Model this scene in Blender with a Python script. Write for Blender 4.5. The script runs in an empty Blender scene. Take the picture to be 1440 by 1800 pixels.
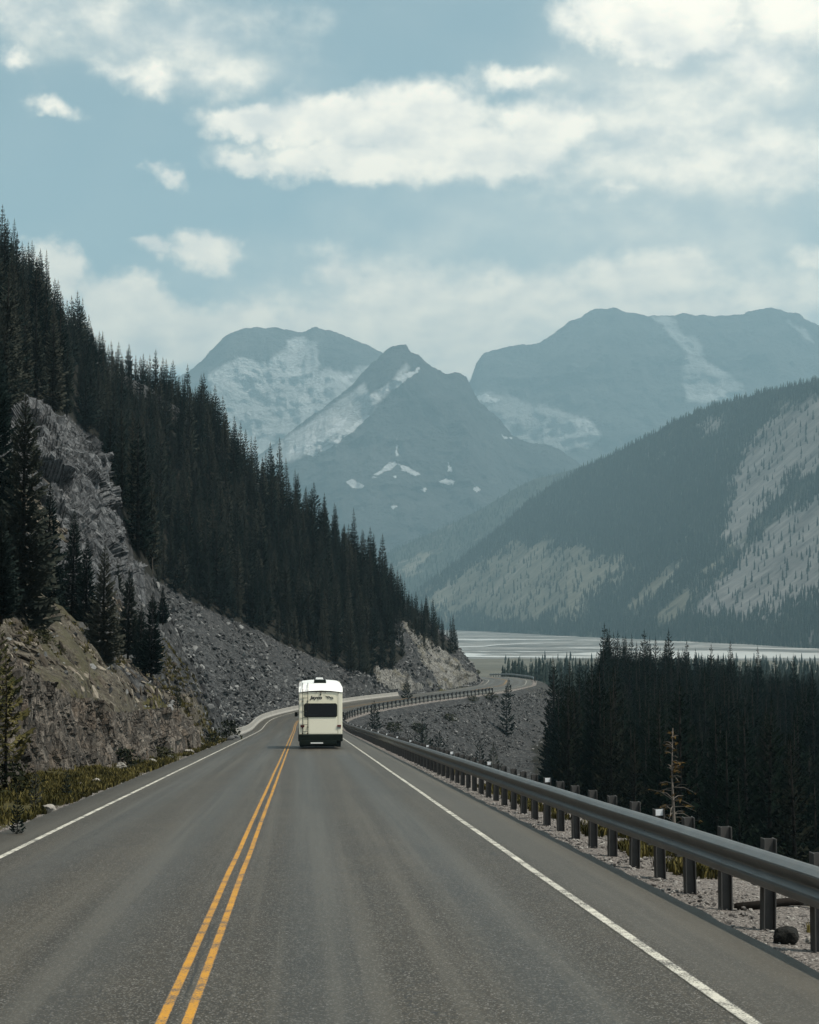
import bpy, bmesh, math, random
import numpy as np
from mathutils import Vector, Matrix
SC = bpy.context.scene
COL = SC.collection
R = math.radians
random.seed(7)
rng = np.random.default_rng(7)

# ------------------------------------------------------------------ camera, sky, sun, exposure
FPX = 3256.0                       # focal length in pixels of the 1440 wide photograph
PITCH = math.atan(175 / FPX)
CP, SP = math.cos(PITCH), math.sin(PITCH)
cam_data = bpy.data.cameras.new('camera')
cam_data.sensor_fit = 'HORIZONTAL'
cam_data.sensor_width = 36.0
cam_data.lens = 36.0 * FPX / 1440
cam_data.clip_start = 0.5
cam_data.clip_end = 60000
cam = bpy.data.objects.new('camera', cam_data)
cam.rotation_euler = (R(90) + PITCH, 0, 0)
COL.objects.link(cam)
SC.camera = cam

SUN_EL, SUN_AZ = R(61), R(112)      # azimuth clockwise from straight ahead
sun_data = bpy.data.lights.new('sun', 'SUN')
sun_data.energy = 4.4
sun_data.angle = R(0.53)
sun_data.color = (1.0, 0.935, 0.82)
sun = bpy.data.objects.new('sun', sun_data)
sv = Vector((math.sin(SUN_AZ) * math.cos(SUN_EL), math.cos(SUN_AZ) * math.cos(SUN_EL), math.sin(SUN_EL)))
sun.rotation_euler = sv.to_track_quat('Z', 'Y').to_euler()
sun.location = sv * 3000
COL.objects.link(sun)

SC.view_settings.view_transform = 'Standard'
SC.view_settings.look = 'None'
SC.view_settings.exposure = 0.2
SC.view_settings.gamma = 1.0
SC.view_settings.use_curve_mapping = False
SC.render.engine = 'CYCLES'
SC.cycles.use_denoising = True
SC.cycles.max_bounces = 5
SC.cycles.diffuse_bounces = 2
SC.cycles.glossy_bounces = 2
SC.cycles.transmission_bounces = 2
SC.cycles.volume_bounces = 0
SC.cycles.transparent_max_bounces = 4
HAZE_DENSITY = 1.22e-4
HAZE_COLOR = (0.50, 0.78, 0.92, 1)
SKY_STRENGTH = 0.125


def W(u, v, d):
    """A photo pixel at depth d (metres ahead) as a point of the place."""
    a = (np.asarray(u, float) - 720) / FPX
    b = (900 - np.asarray(v, float)) / FPX
    k = np.asarray(d, float) / (CP - b * SP)
    return np.stack([a * k, np.asarray(d, float) + 0 * k, (SP + b * CP) * k], -1)


def PX(p):
    p = np.asarray(p, float)
    x, y, z = p[..., 0], p[..., 1], p[..., 2]
    f = np.maximum(y * CP + z * SP, 0.01)
    return 720 + FPX * x / f, 900 - FPX * (z * CP - y * SP) / f


# node helpers
class NT:
    def __init__(s, tree):
        s.t = tree

    def n(s, typ, ins=None, **kw):
        nd = s.t.nodes.new(typ)
        for k, v in kw.items():
            setattr(nd, k, v)
        for k, v in (ins or {}).items():
            sock = nd.inputs[k]
            if isinstance(v, bpy.types.NodeSocket):
                s.t.links.new(v, sock)
            else:
                sock.default_value = v
        return nd

    def math(s, op, a, b=0.0, c=0.0, clamp=False):
        return s.n('ShaderNodeMath', {0: a, 1: b, 2: c}, operation=op, use_clamp=clamp).outputs[0]

    def vmath(s, op, a, b=(0, 0, 0), c=(0, 0, 0)):
        nd = s.n('ShaderNodeVectorMath', {0: a, 1: b}, operation=op)
        if op == 'MULTIPLY_ADD':
            sock = nd.inputs[2]
            if isinstance(c, bpy.types.NodeSocket):
                s.t.links.new(c, sock)
            else:
                sock.default_value = c
        return nd.outputs['Value' if op in ('LENGTH', 'DOT_PRODUCT', 'DISTANCE') else 'Vector']

    def noise(s, vec, scale, detail=4, rough=0.55, dist=0.0, out=0):
        i = {'Scale': scale, 'Detail': detail, 'Roughness': rough, 'Distortion': dist}
        if vec is not None:
            i['Vector'] = vec
        return s.n('ShaderNodeTexNoise', i).outputs[out]

    def ramp(s, fac, stops):
        nd = s.n('ShaderNodeValToRGB', {0: fac})
        el = nd.color_ramp.elements
        while len(el) < len(stops):
            el.new(0.5)
        for e, (p, c) in zip(el, stops):
            e.position = p
            e.color = (c, c, c, 1) if isinstance(c, (int, float)) else (*c[:3], 1)
        return nd.outputs[0]

    def mix(s, fac, a, b, mode='MIX'):
        nd = s.n('ShaderNodeMix', data_type='RGBA', blend_type=mode)
        for sock, v in ((nd.inputs['Factor'], fac), (nd.inputs['A'], a), (nd.inputs['B'], b)):
            sock = sock if sock.type in ('VALUE', 'RGBA') else sock
            pass
        # by index: 0 factor float, 6 A colour, 7 B colour
        for i, v in ((0, fac), (6, a), (7, b)):
            if isinstance(v, bpy.types.NodeSocket):
                s.t.links.new(v, nd.inputs[i])
            else:
                nd.inputs[i].default_value = v if i == 0 else (*v[:3], 1)
        return nd.outputs[2]

    def attr(s, name, out='Fac'):
        return s.n('ShaderNodeAttribute', attribute_name=name).outputs[out]

    def sstep(s, x, lo, hi):
        return s.n('ShaderNodeMapRange', {0: x, 1: lo, 2: hi}, interpolation_type='SMOOTHSTEP').outputs[0]


def material(name):
    m = bpy.data.materials.new(name)
    m.use_nodes = True
    nt = m.node_tree
    nt.nodes.clear()
    s = NT(nt)
    bs = s.n('ShaderNodeBsdfPrincipled')
    out = s.n('ShaderNodeOutputMaterial', {0: bs.outputs[0]})
    return m, s, bs


def setc(s, bs, key, v):
    if isinstance(v, bpy.types.NodeSocket):
        s.t.links.new(v, bs.inputs[key])
    else:
        bs.inputs[key].default_value = (*v[:3], 1) if isinstance(v, (tuple, list)) else v


def bump(s, bs, h, strength=0.5, dist=0.05):
    b = s.n('ShaderNodeBump', {'Height': h, 'Strength': strength, 'Distance': dist})
    s.t.links.new(b.outputs[0], bs.inputs['Normal'])


def simple(name, col, rough=0.6, metal=0.0, var=0.12, scale=3.0):
    m, s, bs = material(name)
    co = s.n('ShaderNodeTexCoord').outputs['Object']
    nz = s.noise(co, scale, 5)
    lo = tuple(c * (1 - var) for c in col)
    hi = tuple(min(1, c * (1 + var)) for c in col)
    setc(s, bs, 'Base Color', s.mix(nz, lo, hi))
    bs.inputs['Roughness'].default_value = rough
    bs.inputs['Metallic'].default_value = metal
    return m


# world: Nishita sky with clouds laid out by direction
world = bpy.data.worlds.new('World')
SC.world = world
world.use_nodes = True
wt = world.node_tree
wt.nodes.clear()
s = NT(wt)
sky = s.n('ShaderNodeTexSky', sky_type='NISHITA', sun_disc=False, sun_elevation=SUN_EL, sun_rotation=SUN_AZ,
          altitude=1900, air_density=1.0, dust_density=1.2, ozone_density=1.4)
skyc = s.n('ShaderNodeHueSaturation', {'Saturation': 0.72, 'Value': 0.95, 'Color': sky.outputs[0], 'Hue': 0.452}).outputs[0]
gen = s.n('ShaderNodeTexCoord').outputs['Generated']
sep = s.n('ShaderNodeSeparateXYZ', {0: gen})
hz = s.math('SQRT', s.math('ADD', s.math('MULTIPLY', sep.outputs[0], sep.outputs[0]), s.math('MULTIPLY', sep.outputs[1], sep.outputs[1])))
az = s.math('ARCTAN2', sep.outputs[0], sep.outputs[1])
el = s.math('ARCTAN2', sep.outputs[2], hz)
ang = s.n('ShaderNodeCombineXYZ', {0: az, 1: el, 2: 0.0}).outputs[0]
wn = s.noise(ang, 26, 3, 0.55, out=1)
wn2 = s.noise(ang, 95, 4, 0.6, out=1)
warp = s.vmath('MULTIPLY_ADD', s.vmath('SUBTRACT', wn, (0.5, 0.5, 0.5)), (0.05, 0.022, 0), ang)
warp = s.vmath('MULTIPLY_ADD', s.vmath('SUBTRACT', wn2, (0.5, 0.5, 0.5)), (0.022, 0.014, 0), warp)
# (u, v, radius u, radius v, strength) of cloud masses in the part of the sky in view
CLOUDS = [
    (470, 222, 150, 36, 1.0), (590, 215, 170, 58, 1.1), (735, 215, 160, 85, 1.25), (640, 285, 280, 42, 1.0), (790, 270, 220, 65, 1.2),
    (930, 245, 110, 85, 1.1), (905, 140, 90, 26, .6), (1000, 215, 60, 50, .7), (450, 290, 70, 28, .8),
    (1150, 20, 190, 80, 1.5), (1230, 70, 110, 40, 1.3), (1330, 110, 90, 75, .62), (1400, 25, 130, 60, .8),
    (1150, 240, 240, 110, .34), (1330, 285, 190, 70, .56), (1220, 300, 150, 50, .58), (1085, 330, 50, 22, .5),
    (270, 140, 80, 34, .58), (200, 118, 70, 24, .40), (300, 50, 190, 70, .22), (60, 20, 160, 60, .22), (390, 135, 110, 40, .30),
    (108, 192, 48, 17, .46), (8, 92, 36, 20, .46),
    (362, 446, 66, 42, .95), (278, 440, 44, 26, .8), (578, 470, 75, 48, .55), (290, 307, 42, 22, .62),
    (85, 480, 90, 65, 1.3), (215, 535, 95, 62, 1.4), (330, 590, 170, 62, 1.3), (180, 600, 230, 75, 1.3), (500, 590, 260, 70, 1.2),
    (760, 570, 320, 120, .95), (900, 520, 260, 60, .8), (1150, 492, 170, 52, .9), (1200, 460, 60, 28, .6), (1010, 540, 260, 60, .7),
    (820, 640, 150, 45, .9), (1250, 540, 300, 80, .62), (1440, 450, 60, 26, .5),
]
VEILS = [(1260, 230, 560, 330, 1.0), (1300, 60, 480, 240, .95), (1180, 440, 620, 240, .85), (200, 40, 420, 130, .50), (760, 560, 760, 220, .95), (420, 120, 300, 120, .35), (820, 400, 420, 160, .55)]
acc = None
vacc = None
for (u, v, ru, rv, st) in VEILS:
    p = W(u, v, 1000.0)
    a0, e0 = math.atan2(p[0], p[1]), math.atan2(p[2], math.hypot(p[0], p[1]))
    q = s.vmath('MULTIPLY_ADD', warp, (FPX / ru, FPX / rv, 0), (-a0 * FPX / ru, -e0 * FPX / rv, 0))
    m = s.math('MULTIPLY', s.sstep(s.vmath('LENGTH', q), 1.0, 0.0), st)
    vacc = m if vacc is None else s.math('SMOOTH_MAX', vacc, m, 0.15)
for (u, v, ru, rv, st) in CLOUDS:
    p = W(u, v, 1000.0)
    a0, e0 = math.atan2(p[0], p[1]), math.atan2(p[2], math.hypot(p[0], p[1]))
    q = s.vmath('MULTIPLY_ADD', warp, (FPX / ru, FPX / rv, 0), (-a0 * FPX / ru, -e0 * FPX / rv, 0))
    m = s.math('MULTIPLY_ADD', s.vmath('LENGTH', q), -st, st)
    acc = m if acc is None else s.math('SMOOTH_MAX', acc, m, 0.12)
# the same broken cloud goes on over the rest of the sky
gn = s.noise(gen, 4.2, 5, 0.55)
genm = s.math('MULTIPLY_ADD', gn, 3.0, -1.55)
outm = s.math('MAXIMUM', s.sstep(s.math('ABSOLUTE', az), 0.235, 0.40), s.sstep(el, 0.335, 0.47))
base_d = s.math('ADD', s.math('MULTIPLY', acc, s.math('SUBTRACT', 1.0, outm)), s.math('MULTIPLY', genm, outm))
st_ang = s.vmath('MULTIPLY', ang, (1.0, 1.5, 1))
fb = s.noise(st_ang, 26, 9, 0.56)
fine = s.math('MULTIPLY_ADD', fb, 1.0, -0.5)
dens = s.math('ADD', base_d, fine)
alpha = s.sstep(dens, -0.13, 0.54)
soft = s.noise(s.vmath('MULTIPLY', ang, (1.0, 2.2, 1)), 9, 4, 0.5)
veil = s.math('MULTIPLY', s.math('MULTIPLY', vacc, s.math('SUBTRACT', 1.0, outm)), s.math('MULTIPLY_ADD', soft, 1.0, 0.22, clamp=True))
alpha = s.math('SUBTRACT', 1.0, s.math('MULTIPLY', s.math('SUBTRACT', 1.0, alpha), s.math('SUBTRACT', 1.0, s.math('MULTIPLY', veil, 0.85))))
# brighter crowns, greyer thick parts
ang_up = s.vmath('ADD', st_ang, (0.006, 0.014, 0))
fb_up = s.noise(ang_up, 24, 6, 0.52)
rel = s.math('SUBTRACT', fb, fb_up)
lit = s.math('MULTIPLY_ADD', rel, 3.0, 0.60, clamp=True)
sund = s.vmath('DOT_PRODUCT', gen, tuple(sv))
glow = s.math('MULTIPLY_ADD', s.sstep(sund, 0.40, 0.72), 0.45, 0.92)
ccol = s.mix(lit, (0.86, 0.83, 0.76), (1.28, 1.16, 0.96))
ccol = s.mix(1.0, ccol, s.n('ShaderNodeCombineColor', {0: glow, 1: glow, 2: glow}).outputs[0], 'MULTIPLY')
CLOUD_GAIN = 1.34 / SKY_STRENGTH
ccol = s.mix(1.0, ccol, (CLOUD_GAIN, CLOUD_GAIN, CLOUD_GAIN), 'MULTIPLY')
fullc = s.mix(s.math('MULTIPLY', alpha, 0.96), skyc, ccol)
bg = s.n('ShaderNodeBackground', {0: fullc, 1: SKY_STRENGTH})
s.n('ShaderNodeOutputWorld', {0: bg.outputs[0]})
world.cycles.sampling_method = 'MANUAL'
world.cycles.sample_map_resolution = 1024


# ------------------------------------------------------------------ numpy noise
def _hash(ix, iy, iz, seed):
    h = (ix.astype(np.int64) * 374761393 + iy.astype(np.int64) * 668265263 + iz.astype(np.int64) * 2147483647 + seed * 974711) & 0xFFFFFFFF
    h = ((h ^ (h >> 13)) * 1274126177) & 0xFFFFFFFF
    h = ((h ^ (h >> 15)) * 2246822519) & 0xFFFFFFFF
    return ((h ^ (h >> 16)) & 0xFFFFFF) / float(0xFFFFFF)


def vnoise(p, seed=0):
    i = np.floor(p).astype(np.int64)
    f = p - i
    f = f * f * f * (f * (f * 6 - 15) + 10)
    r = 0
    for dx in (0, 1):
        wx = f[..., 0] if dx else 1 - f[..., 0]
        for dy in (0, 1):
            wy = f[..., 1] if dy else 1 - f[..., 1]
            for dz in (0, 1):
                wz = f[..., 2] if dz else 1 - f[..., 2]
                r = r + wx * wy * wz * _hash(i[..., 0] + dx, i[..., 1] + dy, i[..., 2] + dz, seed)
    return r


def fbm(p, scale, oct=5, gain=0.5, seed=0, ridged=False):
    p = np.asarray(p, float) * scale
    a, t, tot = 1.0, 0, 0
    for o in range(oct):
        n = vnoise(p + o * 17.3, seed + o)
        n = 1 - np.abs(2 * n - 1) if ridged else n
        t = t + a * n
        tot += a
        a *= gain
        p = p * 2.03
    return t / tot - 0.5


def voro(p, scale, seed=0):
    """Faceted block displacement: each Voronoi cell is a tilted facet of its own height."""
    p = np.asarray(p, float) * scale
    i = np.floor(p).astype(np.int64)
    best = np.full(p.shape[:-1], 1e9)
    val = np.zeros(p.shape[:-1])
    for dx in (-1, 0, 1):
        for dy in (-1, 0, 1):
            for dz in (-1, 0, 1):
                c = [i[..., 0] + dx, i[..., 1] + dy, i[..., 2] + dz]
                s_ = np.stack([c[k] + _hash(c[0], c[1], c[2], seed + k) for k in range(3)], -1)
                dlt = p - s_
                dist = (dlt ** 2).sum(-1)
                tl = np.stack([_hash(c[0], c[1], c[2], seed + 5 + k) - 0.5 for k in range(3)], -1)
                v = _hash(c[0], c[1], c[2], seed + 9) - 0.5 + (dlt * tl).sum(-1) * 1.1
                m = dist < best
                best = np.where(m, dist, best)
                val = np.where(m, v, val)
    return val


def sst(x, a, b):
    t = np.clip((np.asarray(x, float) - a) / (b - a), 0, 1)
    return t * t * (3 - 2 * t)


def inpoly(u, v, poly):
    u = np.asarray(u, float); v = np.asarray(v, float)
    ins = np.zeros(u.shape, bool)
    n = len(poly)
    for k in range(n):
        x0, y0 = poly[k]; x1, y1 = poly[(k + 1) % n]
        c = ((y0 > v) != (y1 > v))
        xx = (x1 - x0) * (v - y0) / ((y1 - y0) if y1 != y0 else 1e-9) + x0
        ins ^= c & (u < xx)
    return ins


def sdpoly(u, v, poly):
    """Signed distance to a polygon, positive inside."""
    u = np.asarray(u, float); v = np.asarray(v, float)
    d = np.full(u.shape, 1e9)
    n = len(poly)
    for k in range(n):
        x0, y0 = poly[k]; x1, y1 = poly[(k + 1) % n]
        ex, ey = x1 - x0, y1 - y0
        t = np.clip(((u - x0) * ex + (v - y0) * ey) / (ex * ex + ey * ey + 1e-9), 0, 1)
        d = np.minimum(d, np.hypot(u - x0 - t * ex, v - y0 - t * ey))
    return np.where(inpoly(u, v, poly), d, -d)


# ------------------------------------------------------------------ mesh helpers
def mesh_np(name, verts, faces, mats, smooth=False, attrs=None):
    me = bpy.data.meshes.new(name)
    verts = np.asarray(verts, np.float32)
    faces = np.asarray(faces, np.int32)
    k = faces.shape[1]
    me.vertices.add(len(verts))
    me.vertices.foreach_set('co', verts.ravel())
    me.loops.add(faces.size)
    me.loops.foreach_set('vertex_index', faces.ravel())
    me.polygons.add(len(faces))
    me.polygons.foreach_set('loop_start', np.arange(0, faces.size, k, dtype=np.int32))
    me.polygons.foreach_set('loop_total', np.full(len(faces), k, np.int32))
    me.polygons.foreach_set('use_smooth', np.full(len(faces), smooth, bool))
    me.update(calc_edges=True)
    for an, av in (attrs or {}).items():
        a = me.attributes.new(an, 'FLOAT', 'POINT')
        a.data.foreach_set('value', np.asarray(av, np.float32).ravel())
    for m in (mats if isinstance(mats, (list, tuple)) else [mats]):
        me.materials.append(m)
    return me


def link(name, me, parent=None, loc=(0, 0, 0)):
    o = bpy.data.objects.new(name, me)
    COL.objects.link(o)
    o.location = loc
    if parent is not None:
        o.parent = parent
    return o


def tag(o, label=None, cat=None, group=None, kind=None):
    if label: o['label'] = label
    if cat: o['category'] = cat
    if group: o['group'] = group
    if kind: o['kind'] = kind
    return o


def empty(name, loc, rz=0.0):
    o = bpy.data.objects.new(name, None)
    o.empty_display_size = 0.3
    COL.objects.link(o)
    o.location = loc
    o.rotation_euler = (0, 0, rz)
    return o


def grid_faces(nr, nc):
    i = np.arange(nr * nc).reshape(nr, nc)
    return np.stack([i[:-1, :-1], i[:-1, 1:], i[1:, 1:], i[1:, :-1]], -1).reshape(-1, 4)


class MB:
    """Collects simple solids and links them as one mesh."""
    def __init__(s):
        s.v = []; s.f = []

    def add(s, vs, fs):
        b = len(s.v)
        s.v += [tuple(map(float, p)) for p in vs]
        s.f += [tuple(b + i for i in f) for f in fs]

    def box(s, x0, x1, y0, y1, z0, z1):
        s.add([(x0, y0, z0), (x1, y0, z0), (x1, y1, z0), (x0, y1, z0), (x0, y0, z1), (x1, y0, z1), (x1, y1, z1), (x0, y1, z1)],
              [(0, 3, 2, 1), (4, 5, 6, 7), (0, 1, 5, 4), (1, 2, 6, 5), (2, 3, 7, 6), (3, 0, 4, 7)])

    def prism(s, prof, axis, a0, a1):
        """prof: 2D outline; extruded along axis 'x','y' or 'z' from a0 to a1."""
        n = len(prof)
        mk = {'y': lambda p, a: (p[0], a, p[1]), 'x': lambda p, a: (a, p[0], p[1]), 'z': lambda p, a: (p[0], p[1], a)}[axis]
        s.add([mk(p, a0) for p in prof] + [mk(p, a1) for p in prof],
              [tuple(range(n))[::-1], tuple(range(n, 2 * n))] + [(i, (i + 1) % n, n + (i + 1) % n, n + i) for i in range(n)])

    def tube(s, pts, r, n=6):
        pts = [Vector(p) for p in pts]
        rs = r if isinstance(r, (list, tuple)) else [r] * len(pts)
        rings = []
        for i, p in enumerate(pts):
            d = (pts[min(i + 1, len(pts) - 1)] - pts[max(i - 1, 0)]).normalized()
            a = d.orthogonal().normalized(); b = d.cross(a)
            rings.append([p + (a * math.cos(t) + b * math.sin(t)) * rs[i] for t in [2 * math.pi * k / n for k in range(n)]])
        vs = [q for rg in rings for q in rg]
        fs = []
        for i in range(len(pts) - 1):
            for k in range(n):
                fs.append((i * n + k, i * n + (k + 1) % n, (i + 1) * n + (k + 1) % n, (i + 1) * n + k))
        fs += [tuple(range(n))[::-1], tuple(range((len(pts) - 1) * n, len(pts) * n))]
        s.add(vs, fs)

    def wheel(s, c, r, w, n=28):
        x, y, z = c
        prof = [(y + r * math.cos(2 * math.pi * k / n), z + r * math.sin(2 * math.pi * k / n)) for k in range(n)]
        s.prism(prof, 'x', x - w / 2, x + w / 2)

    def mesh(s, name, mat, bevel=0.0, smooth=False):
        me = bpy.data.meshes.new(name)
        me.from_pydata(s.v, [], s.f)
        bm = bmesh.new(); bm.from_mesh(me)
        bmesh.ops.recalc_face_normals(bm, faces=bm.faces)
        if bevel:
            bmesh.ops.bevel(bm, geom=[e for e in bm.edges if e.is_manifold and e.calc_face_angle(0) > 0.6], offset=bevel, segments=2, affect='EDGES', profile=0.6, clamp_overlap=True)
        bm.to_mesh(me); bm.free()
        me.materials.append(mat)
        if smooth:
            for p in me.polygons: p.use_smooth = True
        return me

    def build(s, name, mat, parent=None, bevel=0.0, smooth=False, loc=(0, 0, 0)):
        return link(name, s.mesh(name, mat, bevel, smooth), parent, loc)


PROTO = bpy.data.collections.new('prototype meshes')


def scatter(name, pts, rots, scls, idx, protos, label, parent=None):
    """Stuff: many pieces as ONE object, instanced on its own points by geometry nodes."""
    me = bpy.data.meshes.new(name)
    me.vertices.add(len(pts))
    me.vertices.foreach_set('co', np.asarray(pts, np.float32).ravel())
    a = me.attributes.new('rot', 'FLOAT_VECTOR', 'POINT'); a.data.foreach_set('vector', np.asarray(rots, np.float32).ravel())
    a = me.attributes.new('scl', 'FLOAT_VECTOR', 'POINT'); a.data.foreach_set('vector', np.asarray(scls, np.float32).ravel())
    a = me.attributes.new('idx', 'INT', 'POINT'); a.data.foreach_set('value', np.asarray(idx, np.int32))
    col = bpy.data.collections.new(name + ' pieces')
    for k, pm in enumerate(protos):
        col.objects.link(bpy.data.objects.new('%s_piece.%03d' % (name, k), pm))
    ng = bpy.data.node_groups.new(name, 'GeometryNodeTree')
    ng.interface.new_socket('Geometry', in_out='INPUT', socket_type='NodeSocketGeometry')
    ng.interface.new_socket('Geometry', in_out='OUTPUT', socket_type='NodeSocketGeometry')
    g = NT(ng)
    gi = g.n('NodeGroupInput'); go = g.n('NodeGroupOutput')
    ci = g.n('GeometryNodeCollectionInfo', {0: col, 1: True, 2: True})

    def na(nm, ty):
        nd = g.n('GeometryNodeInputNamedAttribute', {0: nm}, data_type=ty)
        return [o for o in nd.outputs if o.enabled and o.name == 'Attribute'][0]
    e2r = g.n('FunctionNodeEulerToRotation', {0: na('rot', 'FLOAT_VECTOR')})
    iop = g.n('GeometryNodeInstanceOnPoints', {'Points': gi.outputs[0], 'Instance': ci.outputs[0], 'Pick Instance': True,
                                               'Instance Index': na('idx', 'INT'), 'Rotation': e2r.outputs[0], 'Scale': na('scl', 'FLOAT_VECTOR')})
    ng.links.new(iop.outputs[0], go.inputs[0])
    o = link(name, me, parent)
    md = o.modifiers.new('scatter', 'NODES'); md.node_group = ng
    tag(o, label, kind='stuff')
    return o


# ------------------------------------------------------------------ materials
def hashvar(s):
    return s.n('ShaderNodeObjectInfo').outputs['Random']


def foliage_mat(name, lo, mid, hi, rough=0.75):
    m, s, bs = material(name)
    co = s.n('ShaderNodeTexCoord').outputs['Object']
    nz = s.noise(co, 2.6, 4, 0.6)
    f = s.math('MULTIPLY_ADD', nz, 0.75, s.math('MULTIPLY_ADD', hashvar(s), 0.75, -0.28))
    setc(s, bs, 'Base Color', s.ramp(f, [(0.18, lo), (0.5, mid), (0.85, hi)]))
    bs.inputs['Roughness'].default_value = rough
    bs.inputs['Specular IOR Level'].default_value = 0.02
    return m


M = {}
M['needles'] = foliage_mat('spruce_needles', (0.005, 0.010, 0.009), (0.014, 0.021, 0.019), (0.046, 0.047, 0.037))
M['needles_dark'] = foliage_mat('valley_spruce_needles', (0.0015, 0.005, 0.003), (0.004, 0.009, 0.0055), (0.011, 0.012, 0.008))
M['needles_green'] = foliage_mat('fresh_needles', (0.022, 0.026, 0.011), (0.045, 0.046, 0.018), (0.085, 0.075, 0.030))
M['needles_gold'] = foliage_mat('dying_needles', (0.07, 0.045, 0.016), (0.13, 0.088, 0.032), (0.20, 0.145, 0.06))
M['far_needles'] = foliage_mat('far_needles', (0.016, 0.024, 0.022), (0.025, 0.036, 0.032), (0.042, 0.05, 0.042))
M['shrub'] = foliage_mat('shrub_leaves', (0.010, 0.013, 0.008), (0.020, 0.023, 0.012), (0.042, 0.042, 0.020))
M['grass'] = foliage_mat('grass_blades', (0.026, 0.025, 0.010), (0.058, 0.051, 0.016), (0.14, 0.115, 0.042))
M['bark'] = simple('bark', (0.020, 0.017, 0.015), 0.9, 0, 0.4, 6)
M['bark'].node_tree.nodes['Principled BSDF'].inputs['Specular IOR Level'].default_value = 0.05
M['grey_wood'] = simple('weathered_wood', (0.13, 0.11, 0.092), 0.9, 0, 0.35, 6)

# asphalt
m, s, bs = material('asphalt')
co = s.n('ShaderNodeTexCoord').outputs['Object']
rs, rt = s.attr('along'), s.attr('across')
strk = s.n('ShaderNodeCombineXYZ', {0: s.math('MULTIPLY', rt, 1.0), 1: s.math('MULTIPLY', rs, 0.035), 2: 0.0}).outputs[0]
big = s.noise(strk, 1.7, 5, 0.6)
blot = s.noise(co, 0.35, 4, 0.6)
agg = s.noise(co, 38, 4, 0.72)
agg2 = s.n('ShaderNodeTexVoronoi', {'Vector': co, 'Scale': 85.0}).outputs['Color']
sp = s.n('ShaderNodeSeparateColor', {0: agg2}).outputs[0]
base = s.ramp(s.math('ADD', s.math('MULTIPLY', big, 0.6), s.math('MULTIPLY', blot, 0.4)), [(0.32, (0.027, 0.0205, 0.012)), (0.66, (0.072, 0.057, 0.036))])
base = s.mix(s.ramp(agg, [(0.40, 0.0), (0.60, 0.85)]), base, (0.012, 0.010, 0.008))
base = s.mix(s.math('MULTIPLY', s.sstep(sp, 0.84, 0.97), 0.75), base, (0.26, 0.245, 0.22))
# wheel paths a little darker and smoother, shoulder paler and browner
wp = None
for c in (-2.7, -1.0, 1.05, 2.85):
    g_ = s.math('SUBTRACT', 1.0, s.sstep(s.math('ABSOLUTE', s.math('SUBTRACT', rt, c)), 0.1, 0.62))
    wp = g_ if wp is None else s.math('MAXIMUM', wp, g_)
base = s.mix(s.math('MULTIPLY', wp, s.math('MULTIPLY', big, 0.42)), base, (0.045, 0.045, 0.044))
sh = s.math('MAXIMUM', s.sstep(rt, 3.9, 4.3), s.sstep(s.math('MULTIPLY', rt, -1.0), 3.55, 3.9))
base = s.mix(s.math('MULTIPLY', sh, s.math('MULTIPLY_ADD', blot, 0.7, 0.25)), base, (0.070, 0.063, 0.051))
# a few thin cracks near the centre and across
vc = s.n('ShaderNodeTexVoronoi', {'Vector': s.vmath('MULTIPLY_ADD', s.noise(co, 1.2, 4, 0.6, out=1), (0.9, 0.9, 0), co), 'Scale': 0.21}, feature='DISTANCE_TO_EDGE').outputs['Distance']
crack = s.math('MULTIPLY', s.math('SUBTRACT', 1.0, s.sstep(vc, 0.0006, 0.0028)), s.sstep(s.noise(co, 0.13, 2), 0.54, 0.66))
base = s.mix(s.math('MULTIPLY', crack, 0.8), base, (0.016, 0.016, 0.016))
sn_ = s.math('MULTIPLY_ADD', s.noise(s.vmath('MULTIPLY', co, (0, 0.9, 0)), 1.0, 5, 0.7), 0.16, -0.08)
seam = s.math('SUBTRACT', 1.0, s.sstep(s.math('ABSOLUTE', s.math('SUBTRACT', rt, sn_)), 0.004, 0.016))
base = s.mix(s.math('MULTIPLY', seam, s.math('MULTIPLY', s.sstep(s.noise(co, 0.22, 3), 0.42, 0.55), 0.85)), base, (0.008, 0.008, 0.008))
lane = s.noise(s.n('ShaderNodeCombineXYZ', {0: s.math('MULTIPLY', rt, 3.2), 1: s.math('MULTIPLY', rs, 0.02), 2: 3.0}).outputs[0], 1.0, 4, 0.6)
base = s.mix(s.math('MULTIPLY', s.sstep(lane, 0.46, 0.68), 0.40), base, (0.098, 0.088, 0.070))
spot = s.math('MULTIPLY', s.sstep(s.noise(co, 7.0, 2, 0.5), 0.74, 0.78), 0.75)
base = s.mix(spot, base, (0.02, 0.02, 0.02))
setc(s, bs, 'Base Color', base)
setc(s, bs, 'Roughness', s.math('MULTIPLY_ADD', wp, -0.08, 0.58))
bs.inputs['Specular IOR Level'].default_value = 0.36
bump(s, bs, agg, 0.35, 0.012)
M['asphalt'] = m


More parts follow.
